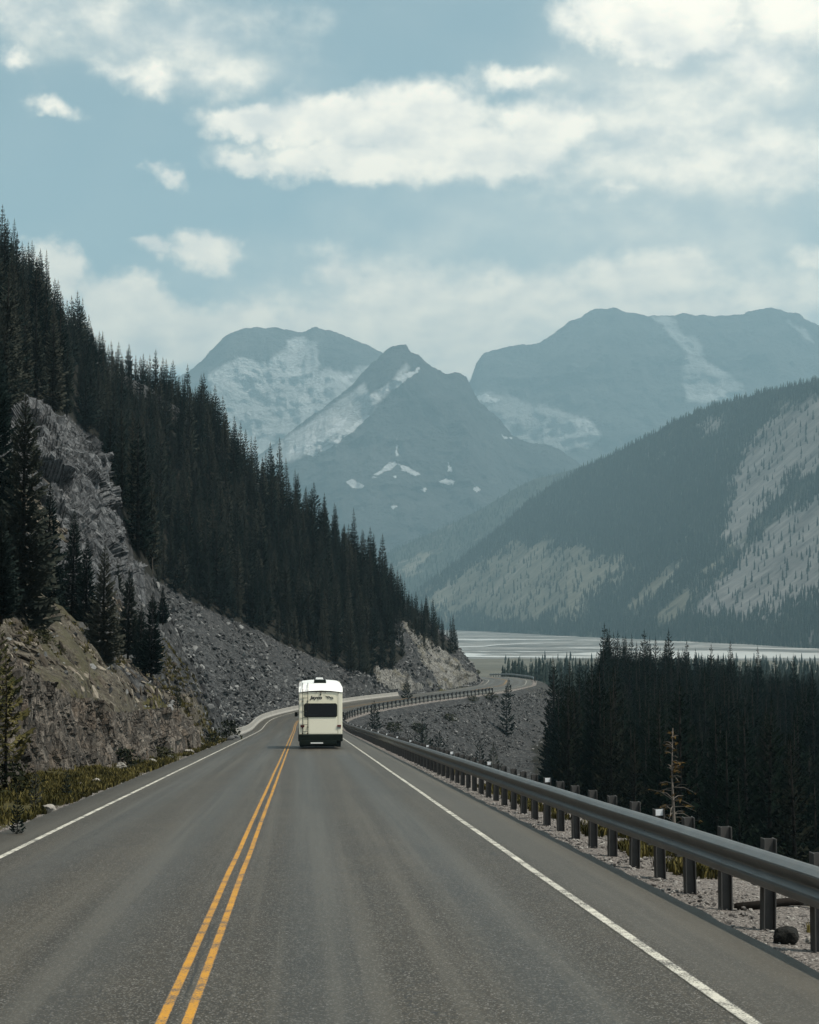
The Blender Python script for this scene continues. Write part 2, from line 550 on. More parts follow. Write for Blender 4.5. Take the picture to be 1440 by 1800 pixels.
def paint(name, col, worn):
    m, s, bs = material(name)
    co = s.n('ShaderNodeTexCoord').outputs['Object']
    a = s.noise(co, 55, 3, 0.7)
    b = s.noise(co, 2.2, 4, 0.6)
    f = s.sstep(s.math('ADD', s.math('MULTIPLY', a, 0.7), s.math('MULTIPLY', b, 0.55)), worn - 0.06, worn + 0.10)
    dirty = s.mix(s.noise(co, 0.8, 3), tuple(c * 0.78 for c in col), col)
    ed = s.sstep(s.math('ADD', s.math('ABSOLUTE', s.attr('across')), s.math('MULTIPLY', s.math('SUBTRACT', s.noise(co, 26, 3, 0.6), 0.5), 0.75)), 0.74, 0.95)
    f = s.math('MULTIPLY', f, s.math('SUBTRACT', 1.0, s.math('MULTIPLY', ed, 0.9)))
    setc(s, bs, 'Base Color', s.mix(f, (0.07, 0.067, 0.06), dirty))
    bs.inputs['Roughness'].default_value = 0.7
    bump(s, bs, a, 0.25, 0.008)
    return m


M['yellow_paint'] = paint('yellow_road_paint', (0.50, 0.235, 0.012), 0.56)
M['white_paint'] = paint('white_road_paint', (0.58, 0.555, 0.475), 0.58)


def ground_mat():
    m, s, bs = material('mountain_ground')
    co = s.n('ShaderNodeTexCoord').outputs['Object']
    nb = s.noise(co, 0.22, 6, 0.62)
    nm = s.noise(co, 1.6, 6, 0.68)
    nf = s.noise(co, 7.5, 5, 0.7)
    vor = s.n('ShaderNodeTexVoronoi', {'Vector': s.vmath('MULTIPLY_ADD', s.noise(co, 2.0, 3, out=1), (0.5, 0.5, 0.5), co), 'Scale': 3.4}).outputs['Color']
    cell = s.n('ShaderNodeSeparateColor', {0: vor}).outputs[0]
    rock = s.ramp(s.math('ADD', s.math('MULTIPLY', nm, 0.6), s.math('MULTIPLY', nf, 0.4)), [(0.34, (0.010, 0.0105, 0.011)), (0.5, (0.033, 0.034, 0.035)), (0.66, (0.10, 0.101, 0.102))])
    rock = s.mix(0.35, rock, s.ramp(cell, [(0.0, (0.018, 0.018, 0.019)), (0.7, (0.05, 0.05, 0.051)), (1.0, (0.18, 0.18, 0.178))]))
    soil = s.ramp(s.math('ADD', s.math('MULTIPLY', nm, 0.5), s.math('MULTIPLY', nf, 0.5)), [(0.36, (0.016, 0.014, 0.0105)), (0.51, (0.076, 0.066, 0.052)), (0.65, (0.20, 0.18, 0.15))])
    soil = s.mix(s.math('MULTIPLY', s.sstep(s.math('ADD', s.math('MULTIPLY', nb, 0.6), s.math('MULTIPLY', nm, 0.4)), 0.49, 0.60), 0.75), soil, (0.060, 0.056, 0.030))
    grass = s.ramp(nf, [(0.32, (0.018, 0.017, 0.008)), (0.5, (0.055, 0.049, 0.017)), (0.70, (0.13, 0.108, 0.045))])
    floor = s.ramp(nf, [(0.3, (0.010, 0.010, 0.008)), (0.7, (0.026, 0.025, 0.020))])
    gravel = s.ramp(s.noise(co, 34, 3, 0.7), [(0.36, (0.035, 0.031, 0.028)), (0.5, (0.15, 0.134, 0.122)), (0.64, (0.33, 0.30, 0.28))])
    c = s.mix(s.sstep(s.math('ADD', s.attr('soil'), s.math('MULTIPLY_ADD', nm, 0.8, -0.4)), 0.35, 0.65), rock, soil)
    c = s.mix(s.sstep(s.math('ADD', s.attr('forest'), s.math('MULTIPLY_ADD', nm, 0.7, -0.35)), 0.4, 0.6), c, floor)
    c = s.mix(s.sstep(s.math('ADD', s.attr('gravel'), s.math('MULTIPLY_ADD', nm, 0.5, -0.25)), 0.4, 0.6), c, gravel)
    c = s.mix(s.sstep(s.math('ADD', s.attr('grass'), s.math('MULTIPLY_ADD', nm, 1.0, -0.5)), 0.4, 0.62), c, grass)
    setc(s, bs, 'Base Color', c)
    bs.inputs['Roughness'].default_value = 0.95
    bs.inputs['Specular IOR Level'].default_value = 0.15
    bump(s, bs, s.math('ADD', s.math('MULTIPLY', nm, 1.0), s.math('MULTIPLY', nf, 0.35)), 0.9, 0.25)
    return m


M['ground'] = ground_mat()


def rock_mat(name, dark, mid, light, stain, sc=1.0, aniso=(1, 1, 0.55)):
    m, s, bs = material(name)
    co = s.n('ShaderNodeTexCoord').outputs['Object']
    cs = s.vmath('MULTIPLY', co, aniso)
    n1 = s.noise(cs, 0.9 * sc, 7, 0.66, 0.6)
    n2 = s.noise(cs, 4.5 * sc, 6, 0.7, 0.8)
    c = s.ramp(s.math('ADD', s.math('MULTIPLY', n1, 0.45), s.math('MULTIPLY', n2, 0.55)), [(0.33, dark), (0.5, mid), (0.68, light)])
    c = s.mix(s.math('MULTIPLY', s.sstep(s.noise(co, 0.35 * sc, 4, 0.6), 0.48, 0.66), s.math('MULTIPLY_ADD', n2, 1.0, 0.1)), c, stain, 'MIX') if stain else c
    crk = s.n('ShaderNodeTexVoronoi', {'Vector': s.vmath('MULTIPLY_ADD', s.noise(cs, 1.3 * sc, 4, out=1), (1.3, 1.3, 1.3), cs), 'Scale': 1.5 * sc}, feature='DISTANCE_TO_EDGE').outputs['Distance']
    c = s.mix(s.math('MULTIPLY', s.math('SUBTRACT', 1.0, s.sstep(crk, 0.0, 0.07)), 0.6), c, tuple(x * 0.35 for x in dark))
    setc(s, bs, 'Base Color', c)
    bs.inputs['Roughness'].default_value = 0.9
    bs.inputs['Specular IOR Level'].default_value = 0.2
    bump(s, bs, s.math('ADD', n2, s.math('MULTIPLY', s.sstep(crk, 0.0, 0.1), 0.4)), 0.9, 0.22)
    return m


M['cliff'] = rock_mat('road_cut_rock', (0.018, 0.016, 0.0145), (0.078, 0.068, 0.058), (0.34, 0.295, 0.25), (0.15, 0.112, 0.082), 1.3, (1, 0.55, 0.45))
M['crag'] = rock_mat('grey_crag_rock', (0.030, 0.032, 0.035), (0.085, 0.088, 0.092), (0.24, 0.245, 0.25), None, 0.8)
M['bluff'] = rock_mat('pale_bluff_rock', (0.07, 0.068, 0.064), (0.17, 0.165, 0.152), (0.38, 0.365, 0.33), (0.12, 0.105, 0.065), 0.8)


def stone_mat(name, lo, mid, hi):
    m, s, bs = material(name)
    co = s.n('ShaderNodeTexCoord').outputs['Object']
    n = s.noise(co, 3.0, 5, 0.65)
    f = s.math('ADD', s.math('MULTIPLY', hashvar(s), 0.6), s.math('MULTIPLY', n, 0.4))
    setc(s, bs, 'Base Color', s.ramp(f, [(0.1, lo), (0.5, mid), (0.9, hi)]))
    bs.inputs['Roughness'].default_value = 0.9
    bs.inputs['Specular IOR Level'].default_value = 0.2
    bump(s, bs, n, 0.5, 0.1)
    return m


M['scree'] = stone_mat('scree_stone', (0.010, 0.0105, 0.0115), (0.036, 0.037, 0.038), (0.26, 0.26, 0.255))
M['pebble'] = stone_mat('gravel_stone', (0.06, 0.055, 0.052), (0.18, 0.165, 0.155), (0.42, 0.40, 0.37))
M['white_stone'] = stone_mat('pale_boulder', (0.17, 0.16, 0.145), (0.27, 0.25, 0.225), (0.38, 0.355, 0.32))
M['dark_stone'] = stone_mat('dark_boulder', (0.012, 0.012, 0.011), (0.018, 0.018, 0.016), (0.03, 0.03, 0.028))
M['concrete'] = simple('barrier_concrete', (0.27, 0.255, 0.23), 0.85, 0, 0.25, 1.5)

m, s, bs = material('galvanised_steel')
co = s.n('ShaderNodeTexCoord').outputs['Object']
n = s.noise(co, 5, 5, 0.6); n2 = s.noise(s.vmath('MULTIPLY', co, (1, 1, 5)), 1.2, 4)
setc(s, bs, 'Base Color', s.ramp(s.math('ADD', s.math('MULTIPLY', n, 0.5), s.math('MULTIPLY', n2, 0.5)), [(0.3, (0.06, 0.06, 0.059)), (0.7, (0.14, 0.14, 0.136))]))
bs.inputs['Metallic'].default_value = 0.15
bs.inputs['Specular IOR Level'].default_value = 0.5
setc(s, bs, 'Roughness', s.math('MULTIPLY_ADD', n, 0.25, 0.26))
M['steel'] = m
M['post_steel'] = simple('weathered_post_steel', (0.065, 0.062, 0.06), 0.7, 0.3, 0.5, 6)
M['reflector'] = simple('white_reflector', (0.75, 0.76, 0.78), 0.35, 0, 0.05)
M['bolt'] = simple('dark_bolt', (0.03, 0.03, 0.03), 0.6, 0.5)


# ------------------------------------------------------------------ the road's line in plan and profile
dd = np.arange(-40, 1000.1, 0.5)
_k = -0.0575
_cp = [(-60, -0.88 + 60 * .0575), (178, -0.88 + 178 * _k), (221, -0.88 + 221 * _k), (235, -13.9), (250, -11.4), (276.6, -3.2), (311.6, 9.6), (345, 17.5), (380, 20.0), (420, 17.5), (470, 12), (540, 13), (620, 19), (700, 26), (780, 31), (1050, 38)]
cx = np.interp(dd, [p[0] for p in _cp], [p[1] for p in _cp])
_zp = [(-60, -2.15 + 60 * .053), (185, -2.15 - 185 * .053), (203, -12.85), (222, -13.5), (238, -13.5), (252, -13.36), (276, -13.25), (311, -13.35), (345, -13.65), (380, -14.0), (420, -14.7), (470, -16.6), (520, -19.6), (570, -22.6), (620, -24.6), (700, -25.8), (1050, -31)]
cz = np.interp(dd, [p[0] for p in _zp], [p[1] for p in _zp])


def box_smooth(a, n):
    k = np.ones(n) / n
    for _ in range(2):
        e = np.concatenate([a[0] + (a[1] - a[0]) * np.arange(-n, 0), a, a[-1] + (a[-1] - a[-2]) * np.arange(1, n + 1)])
        a = np.convolve(e, k, 'same')[n:-n]
    return a


cx = box_smooth(cx, 23)
cz = box_smooth(cz, 31)
hd = np.arctan(np.gradient(cx, dd))


def RO(d, t):
    """A point t metres right of the road's centre at station d (plan), and the road's height there."""
    h = np.interp(d, dd, hd)
    return np.interp(d, dd, cx) + t * np.cos(h), d - t * np.sin(h), np.interp(d, dd, cz)


def ROinv(x, y):
    d = np.array(y, float)
    x = np.asarray(x, float); y = np.asarray(y, float)
    for _ in range(12):
        h = np.interp(d, dd, hd); c = np.interp(d, dd, cx)
        d = d + 0.8 * ((x - c) * np.sin(h) + (y - d) * np.cos(h)) * np.cos(h)
    h = np.interp(d, dd, hd); c = np.interp(d, dd, cx)
    return d, (x - c) * np.cos(h) - (y - d) * np.sin(h)


# left hillside: a thin-plate surface through surveyed points (pixel, depth)
HP = [(60, 1172, 62), (150, 1232, 72), (200, 1256, 79.5), (255, 1240, 87), (330, 1256, 106),
      (60, 1062, 88), (130, 1108, 95), (180, 1165, 95), (250, 1190, 106), (300, 1218, 116), (350, 1240, 126), (20, 1090, 76), (100, 1150, 80), (170, 1200, 85),
      (0, 900, 122), (0, 1000, 102), (60, 1005, 118), (140, 1005, 122), (215, 1003, 135),
      (40, 750, 158), (110, 760, 158), (165, 800, 160), (205, 890, 155),
      (240, 1012, 262), (300, 1057, 262), (300, 1130, 240), (350, 1243, 172), (400, 1180, 248), (450, 1200, 253), (380, 1085, 270), (450, 1112, 276), (500, 1140, 279),
      (560, 1212, 271), (620, 1215, 281), (550, 1167, 281), (650, 1192, 294), (640, 1120, 315), (500, 1050, 306), (600, 1080, 321), (400, 950, 315), (300, 900, 306),
      (250, 800, 310), (200, 695, 316), (150, 655, 304), (60, 525, 290), (0, 475, 284), (350, 755, 334), (440, 860, 337), (540, 945, 346), (690, 1055, 356), (745, 1095, 366), (812, 1148, 374),
      (720, 1142, 318), (702, 1090, 338), (760, 1165, 340), (832, 1178, 386), (100, 720, 205), (180, 850, 190)]
hp = np.array([W(*p) for p in HP])
extra = [(-40, 410, 20), (-85, 430, 42), (0, 440, -16), (-25, 430, -4), (-70, 340, 50), (-95, 220, 66), (-75, 130, 42), (-55, 70, 26), (-34, 25, 14), (-40, -20, 16),
         (-20, 40, 4.5), (-17, 10, 4.5), (-110, 330, 70), (-60, 480, 5), (-110, 100, 60), (-110, 20, 55)]
edge = []
for d in list(range(-30, 430, 14)):
    x, y, z = RO(d, -4.6); edge.append((x, y, z - 0.05))
    x, y, z = RO(d, -6.4); edge.append((x, y, z + (0.25 if d > 115 else 0.05)))
ctl = np.concatenate([hp, np.array(extra, float), np.array(edge, float)])


def _U(r2):
    return np.where(r2 > 1e-9, 0.5 * r2 * np.log(np.maximum(r2, 1e-9)), 0)


S0 = 100.0
cxy = ctl[:, :2] / S0
n = len(ctl)
A = np.zeros((n + 3, n + 3))
A[:n, :n] = _U(((cxy[:, None] - cxy[None]) ** 2).sum(-1)) + np.eye(n) * 2e-5
A[:n, n] = A[n, :n] = 1
A[:n, n + 1:] = cxy; A[n + 1:, :n] = cxy.T
coef = np.linalg.solve(A, np.concatenate([ctl[:, 2], np.zeros(3)]))


def tps(x, y):
    p = np.stack([np.ravel(x), np.ravel(y)], -1) / S0
    out = np.empty(len(p))
    for a in range(0, len(p), 20000):
        q = p[a:a + 20000]
        out[a:a + 20000] = _U(((q[:, None] - cxy[None]) ** 2).sum(-1)) @ coef[:n] + coef[n] + q @ coef[n + 1:]
    return out.reshape(np.shape(x))


def zvalley(x, y):
    z = np.interp(y, [0, 420, 900, 1300, 1600, 1700, 20000], [-21, -22.5, -28, -36, -45.0, -46, -46])
    z = z - 0.02 * np.clip(x - 30, 0, 200) * (1 - sst(y, 400, 1200))
    bar = np.exp(-((x - 105) / 170.0) ** 2 - ((y - 1330) / 150.0) ** 2)
    return z + 3.5 * bar


def smax(a, b, k):
    h = np.clip(0.5 + 0.5 * (a - b) / k, 0, 1)
    return b + (a - b) * h + k * h * (1 - h)


def fill_side(t, rz, zv, sh=2.4, d=None):
    e = t - 5.15
    sh = sh if np.isscalar(sh) and d is None else 2.4 - 1.55 * sst(d, 120, 170) + 1.2 * sst(d, 320, 350)
    z = rz - 0.07 - 0.05 * np.minimum(e, sh) - 0.66 * np.maximum(smax(e - sh, 0 * e, 0.9), 0)
    return smax(z, zv + 0.35, 2.0)


_cl = np.array([W(*p) for p in [(-75, 1420, 41), (-10, 1395, 48), (30, 1378, 54), (95, 1368, 60), (155, 1352, 66), (205, 1340, 72.5), (250, 1324, 80), (300, 1308, 91), (348, 1290, 108)]])
_cd, _ct = ROinv(_cl[:, 0], _cl[:, 1])


def cliff_t(d):
    return np.interp(d, _cd, -_ct)


def G(x, y, d=None, t=None):
    x = np.asarray(x, float); y = np.asarray(y, float)
    if d is None:
        d, t = ROinv(x, y)
    rz = np.interp(d, dd, cz)
    zl = tps(x, y)
    far = sst(d, 386, 424)
    zl = zl * (1 - far) + fill_side(-t + 0.6, rz, zvalley(x, y), 3.0) * far
    inc = sst(d, 34, 42) * (1 - sst(d, 108, 116))
    e = -t - cliff_t(d)
    verge = rz - 0.02 + 0.05 * np.maximum(-t - 4.8, 0)
    zl = np.where(e < 2.0, zl * (1 - inc) + inc * (verge + (zl - verge) * sst(e, 0.7, 1.9)), zl)
    w = sst(-t, 4.7, 6.9)
    zl = (rz - 0.07) * (1 - w) + zl * w
    zr = fill_side(t, rz, zvalley(x, y), 2.4, d)
    z = np.where(t < 0, zl, zr)
    return np.where((t > -4.45) & (t < 5.1), rz - 0.12, z)


FOREST = [(-60, 460), (0, 478), (60, 530), (120, 625), (200, 690), (350, 750), (440, 855), (540, 940), (690, 1050), (740, 1090), (808, 1138), (800, 1152), (760, 1150), (738, 1140),
          (715, 1110), (702, 1092), (690, 1120), (718, 1150), (690, 1175), (650, 1190), (600, 1175), (560, 1160), (500, 1135), (450, 1108), (380, 1080), (330, 1055), (290, 1030), (240, 1000),
          (212, 900), (168, 775), (120, 733), (40, 718), (-60, 740)]
# ground mesh in road coordinates
ds = [-12.0]
while ds[-1] < 640:
    ds.append(ds[-1] + min(max(0.28, abs(ds[-1]) * 0.0052), 1.25 if ds[-1] < 440 else 6))
ds = np.array(ds)


def tgrid(a, b, s0, g, smx):
    r = [a]
    while r[-1] < b:
        r.append(r[-1] + min(s0 + (r[-1] - a) * g, smx))
    return np.array(r)


tl = -tgrid(4.42, 95, 0.22, 0.022, 0.85)[::-1]
tr = tgrid(5.08, 110, 0.2, 0.03, 1.6)
tt = np.concatenate([tl, [-2.0, 0.0, 2.5], tr])
D, T = np.meshgrid(ds, tt, indexing='ij')
X, Y, _z = RO(D, T)
Z = G(X, Y, D, T)
P3 = np.stack([X, Y, Z], -1)
rough = sst(-T, 5.0, 9.0) * (1 - sst(D, 420, 440)) + sst(T, 8.5, 14) * 0.7
Z = Z + rough * (1.0 * fbm(P3, 0.22, 5, 0.55, 3) + 0.20 * voro(P3 * np.array([1, 1, 0.6]), 1.1, 4)) \
    + (sst(-T, 8, 11) * sst(130 - D, 0, 14)) * (0.55 * voro(P3, 1.0, 44) + 0.5 * fbm(P3, 0.8, 4, 0.6, 46)) \
    + sst(np.abs(T + 0.3), 4.9, 6.5) * 0.16 * fbm(P3, 1.1, 4, 0.55, 8)
P3[..., 2] = Z
U_, V_ = PX(P3)
nz_ = fbm(P3, 0.12, 4, 0.5, 21)
soil = sst(128 + 60 * nz_ - D, 0, 18) * (T < 0)
gl_ = np.where((D > 40) & (D < 112), cliff_t(D) + 1.0, 5.3)
grass = 0.8 * sst(-T, 4.5, 5.0) * (1 - sst(-T + 2.5 * nz_, gl_, gl_ + 1.2)) * (1 - sst(D + 60 * nz_, 125, 150))
grass = np.maximum(grass, (T < 0) * sst(U_, 755, 780) * (1 - sst(U_, 815, 840)) * sst(V_, 1190, 1200) * 0.8 * (D > 250))
grass = np.maximum(grass, 0.50 * sst(T, 6.3, 6.9) * (1 - sst(T, 7.6, 8.4)) * (D < 90))
grass = np.maximum(grass, 0.40 * sst(T, 5.2, 5.6) * (1 - sst(T, 9, 12)) * (D > 330) * (D < 410))
gravel = np.maximum(sst(T, 4.9, 5.1) * (1 - sst(T, np.where(D > 140, 5.7, 7.7), np.where(D > 140, 6.4, 9.2))), sst(-T, 4.3, 4.45) * (1 - sst(-T, 4.75, 5.0)) * 0.7)
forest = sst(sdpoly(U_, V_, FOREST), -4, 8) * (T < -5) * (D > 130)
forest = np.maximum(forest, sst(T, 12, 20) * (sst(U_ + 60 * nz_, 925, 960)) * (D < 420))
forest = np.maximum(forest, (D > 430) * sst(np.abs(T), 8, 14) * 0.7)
nR, nC = D.shape
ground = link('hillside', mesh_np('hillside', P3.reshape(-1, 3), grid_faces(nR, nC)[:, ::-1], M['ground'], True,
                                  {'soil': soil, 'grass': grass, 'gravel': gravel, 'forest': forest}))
tag(ground, 'rocky hillside and fill slopes along the road', kind='structure')

# road surface
dr = ds[(ds > -11) & (ds < 636)]
edgeL = -4.5 + 0.05 * fbm(np.stack([dr, 0 * dr, 0 * dr], -1), 0.9, 4, 0.6, 5) * 2
edgeR = 5.15 + 0.07 * fbm(np.stack([dr, 0 * dr + 9, 0 * dr], -1), 0.8, 4, 0.6, 6) * 2
cols = [(edgeL - 0.05, -0.16), (edgeL, -0.01)] + [(np.full(len(dr), t), 0) for t in (-3.6, -2.4, -1.2, 0, 1.3, 2.6, 3.9, 4.6)] + [(edgeR, -0.012), (edgeR + 0.05, -0.16)]
RT = np.stack([c[0] for c in cols], 1); RZ = np.stack([np.full(len(dr), c[1]) for c in cols], 1)
RD = np.repeat(dr[:, None], RT.shape[1], 1)
rx, ry, rz_ = RO(RD, RT)
road = link('road', mesh_np('road', np.stack([rx, ry, rz_ + RZ], -1).reshape(-1, 3), grid_faces(*RT.shape)[:, ::-1], M['asphalt'], True, {'along': RD, 'across': RT}))
tag(road, 'grey two lane asphalt road running downhill and bending right', kind='structure')


def stripe(name, t0, w, mat, label, d0=-10, d1=630):
    q = dr[(dr > d0) & (dr < d1)]
    tv = np.array([-1, -0.5, 0.5, 1.0])
    TT = t0 + tv[None] * w / 2 + 0.012 * fbm(np.stack([q, 0 * q, 0 * q], -1), 0.25, 3, 0.5, 11)[:, None]
    DD = np.repeat(q[:, None], 4, 1)
    x, y, z = RO(DD, TT)
    o = link(name, mesh_np(name, np.stack([x, y, z + 0.005], -1).reshape(-1, 3), grid_faces(*TT.shape)[:, ::-1], mat, True, {'along': DD, 'across': np.repeat(tv[None], len(q), 0)}))
    return tag(o, label, kind='structure')


stripe('yellow_line', -0.09, 0.08, M['yellow_paint'], 'left stripe of the double yellow centre line')
stripe('yellow_line', 0.09, 0.08, M['yellow_paint'], 'right stripe of the double yellow centre line')
stripe('white_edge_line', -3.57, 0.112, M['white_paint'], 'white edge line along the left shoulder')
stripe('white_edge_line', 3.97, 0.115, M['white_paint'], 'white edge line along the guardrail shoulder')


# valley floor, riverbed and river
def valley_mat():
    m, s, bs = material('valley_ground')
    co = s.n('ShaderNodeTexCoord').outputs['Object']
    n1 = s.noise(co, 0.012, 6, 0.65); n2 = s.noise(co, 0.11, 5, 0.65)
    c = s.ramp(s.math('ADD', s.math('MULTIPLY', n1, 0.55), s.math('MULTIPLY', n2, 0.45)), [(0.34, (0.035, 0.035, 0.024)), (0.52, (0.075, 0.07, 0.05)), (0.7, (0.16, 0.15, 0.125))])
    setc(s, bs, 'Base Color', c)
    bs.inputs['Roughness'].default_value = 0.95
    return m


gx = np.concatenate([np.linspace(-7800, -700, 20), np.linspace(-600, 1500, 110), np.linspace(1600, 7800, 20)])
gy = np.concatenate([np.linspace(-240, 0, 5), np.linspace(20, 1800, 150), np.linspace(1900, 13300, 40)])
GX, GY = np.meshgrid(gx, gy, indexing='ij')
vz = zvalley(GX, GY) + 1.6 * fbm(np.stack([GX, GY, 0 * GX], -1), 0.012, 5, 0.55, 31) * sst(GY, 430, 700) * (1 - sst(GY, 1500, 1620))
o = link('valley_floor', mesh_np('valley_floor', np.stack([GX, GY, vz], -1).reshape(-1, 3), grid_faces(*GX.shape)[:, ::-1], valley_mat(), True))
tag(o, 'brush covered valley floor between road and river', kind='structure')

m, s, bs = material('river_gravel')
co = s.n('ShaderNodeTexCoord').outputs['Object']
cs = s.vmath('MULTIPLY', co, (1, 1.0, 1))
n1 = s.noise(cs, 0.006, 6, 0.6, 1.0); n2 = s.noise(cs, 0.05, 5, 0.6)
setc(s, bs, 'Base Color', s.ramp(s.math('ADD', s.math('MULTIPLY', n1, 0.6), s.math('MULTIPLY', n2, 0.4)), [(0.38, (0.05, 0.05, 0.046)), (0.5, (0.13, 0.128, 0.12)), (0.62, (0.26, 0.255, 0.24))]))
bs.inputs['Roughness'].default_value = 0.9
M['river_gravel'] = m
bx = np.linspace(-900, 2600, 60); by = np.linspace(1640, 5200, 60)
BX, BY = np.meshgrid(bx, by, indexing='ij')
near_edge = 1700 + 60 * fbm(np.stack([BX, 0 * BX, 0 * BX], -1), 0.004, 4, 0.5, 41) - 0.28 * np.clip(BX - 100, 0, 900)
BY = near_edge + (BY - 1640) * (5200 - near_edge) / (5200 - 1640)
o = link('riverbed', mesh_np('riverbed', np.stack([BX, BY, 0 * BX - 45.3], -1).reshape(-1, 3), grid_faces(*BX.shape)[:, ::-1], M['river_gravel'], True))
tag(o, 'pale braided gravel flats of the river', kind='structure')
m, s, bs = material('river_water')
bs.inputs['Base Color'].default_value = (0.80, 0.80, 0.77, 1)
bs.inputs['Roughness'].default_value = 0.18
co = s.n('ShaderNodeTexCoord').outputs['Object']
bump(s, bs, s.noise(co, 0.6, 3), 0.12, 0.05)
M['water'] = m
for k, (y0, w, amp, sl, cut) in enumerate([(1800, 60, 120, -0.12, .0), (1960, 120, 90, -0.06, .1), (2080, 70, 160, -0.10, -.15), (2240, 80, 200, 0.03, -.1), (2500, 70, 260, 0.0, -.2), (2900, 80, 300, -0.08, -.2), (3300, 80, 340, -0.05, -.15),
                                        (3650, 70, 360, 0.05, -.2), (1880, 36, 140, -0.16, -.1), (2350, 46, 260, 0.12, -.15), (2700, 50, 300, 0.10, -.2), (4000, 80, 300, 0.02, -.15)]):
    xs = np.linspace(-500, 1700, 320)
    yc = y0 + sl * (xs - 150) + amp * 2.2 * fbm(np.stack([xs, 0 * xs + k * 50, 0 * xs], -1), 0.0042, 5, 0.55, 50 + k)
    hw = 1.7 * w * np.clip(1.7 * fbm(np.stack([xs, 0 * xs + k * 31, 0 * xs], -1), 0.0075, 4, 0.55, 70 + k) + 0.28 + cut, 0.0, 1)
    vv = np.stack([np.stack([xs, yc - hw, 0 * xs - 45.0 + 0.01 * k], -1), np.stack([xs, yc + hw, 0 * xs - 45.0 + 0.01 * k], -1)], 1)
    o = link('river_channel', mesh_np('river_channel', vv.reshape(-1, 3), grid_faces(len(xs), 2), M['water'], True))
    tag(o, 'shining braid of the river crossing the gravel flats', kind='structure')


# ------------------------------------------------------------------ mountains and far hills
def loft(name, sky_pts, dtop, base_pts, nu, nv, amp, nscale, mat, masks, power=1.0, u0=None, u1=None, seed=0, back=(900, 500), topjit=0.0, warp_px=6.0):
    su = np.array([p[0] for p in sky_pts], float); svv = np.array([p[1] for p in sky_pts], float)
    us = np.linspace(su[0], su[-1], nu)
    vt = np.interp(us, su, svv)
    if topjit:
        vt = vt + topjit * fbm(np.stack([us, 0 * us, 0 * us], -1), 0.06, 6, 0.62, seed + 3)
    vb = np.interp(us, [p[0] for p in base_pts], [p[1] for p in base_pts])
    db = np.interp(us, [p[0] for p in base_pts], [p[2] for p in base_pts])
    dt = np.interp(us, [p[0] for p in dtop], [p[1] for p in dtop]) if isinstance(dtop, list) else np.full(nu, float(dtop))
    b = np.linspace(0, 1, nv)[None, :]
    Vv = vb[:, None] + (vt - vb)[:, None] * b
    Dd = db[:, None] + (dt - db)[:, None] * b ** power
    Pw = W(np.repeat(us[:, None], nv, 1), Vv, Dd)
    rid = fbm(Pw * np.array([1, 0.7, 0.75]), nscale, 6, 0.55, seed, ridged=True)
    tap = sst(b, 0, 0.08) * (1 - 0.75 * sst(b, 0.8, 1.0))
    Pw[..., 1] -= amp * 2 * rid * tap
    # far side of the range
    top = Pw[:, -1]
    r1 = top + np.array([0, back[0], -back[1]]); r2 = top + np.array([0, back[0] * 2.2, 0]); r2[:, 2] = -50
    full = np.concatenate([Pw, r1[:, None], r2[:, None]], 1)
    u, v = PX(full)
    wob = warp_px * np.stack([fbm(full, nscale * 7, 5, 0.6, seed + 40), fbm(full, nscale * 7, 5, 0.6, seed + 80)], -1) * 2
    at = {}
    for k, polys in masks.items():
        mk = np.full(u.shape, -99.0)
        for pl in polys:
            mk = np.maximum(mk, sdpoly(u + wob[..., 0], v + wob[..., 1], pl))
        at[k] = mk
    o = link(name, mesh_np(name, full.reshape(-1, 3), grid_faces(nu, nv + 2)[:, ::-1], mat, True, {k: np.clip(a / 8.0, -1, 1) for k, a in at.items()}))
    return o, full, u, v, at


def peak_mat(name, rock_lo, rock_hi, dirty):
    m, s, bs = material(name)
    co = s.n('ShaderNodeTexCoord').outputs['Object']
    n1 = s.noise(co, 0.0025, 7, 0.66, 0.4)
    n2 = s.noise(s.vmath('MULTIPLY', co, (1, 1, 1.3)), 0.010, 7, 0.68)
    n3 = s.noise(co, 0.035, 5, 0.66)
    rock = s.ramp(s.math('ADD', s.math('MULTIPLY', n1, 0.5), s.math('MULTIPLY', n2, 0.5)), [(0.35, rock_lo), (0.68, rock_hi)])
    g = s.sstep(s.math('ADD', s.attr('glacier'), s.math('MULTIPLY_ADD', s.math('ADD', n2, n1), 1.0, -0.95)), -0.45, 0.75)
    ice = s.ramp(s.noise(s.vmath('MULTIPLY', co, (0.5, 1, 1.6)), 0.0022, 6, 0.56, 1.4), [(0.36, tuple(c * 0.82 for c in dirty)), (0.52, dirty), (0.66, tuple(min(0.85, c * 1.45) for c in dirty))])
    c = s.mix(g, rock, ice)
    sn = s.sstep(s.math('ADD', s.attr('snow'), s.math('MULTIPLY_ADD', s.math('ADD', n2, n3), 1.3, -1.36)), -0.08, 0.10)
    c = s.mix(sn, c, (0.82, 0.83, 0.84))
    setc(s, bs, 'Base Color', c)
    bs.inputs['Roughness'].default_value = 0.9
    bs.inputs['Specular IOR Level'].default_value = 0.1
    bump(s, bs, s.math('ADD', n1, n2), 1.0, 150)
    return m


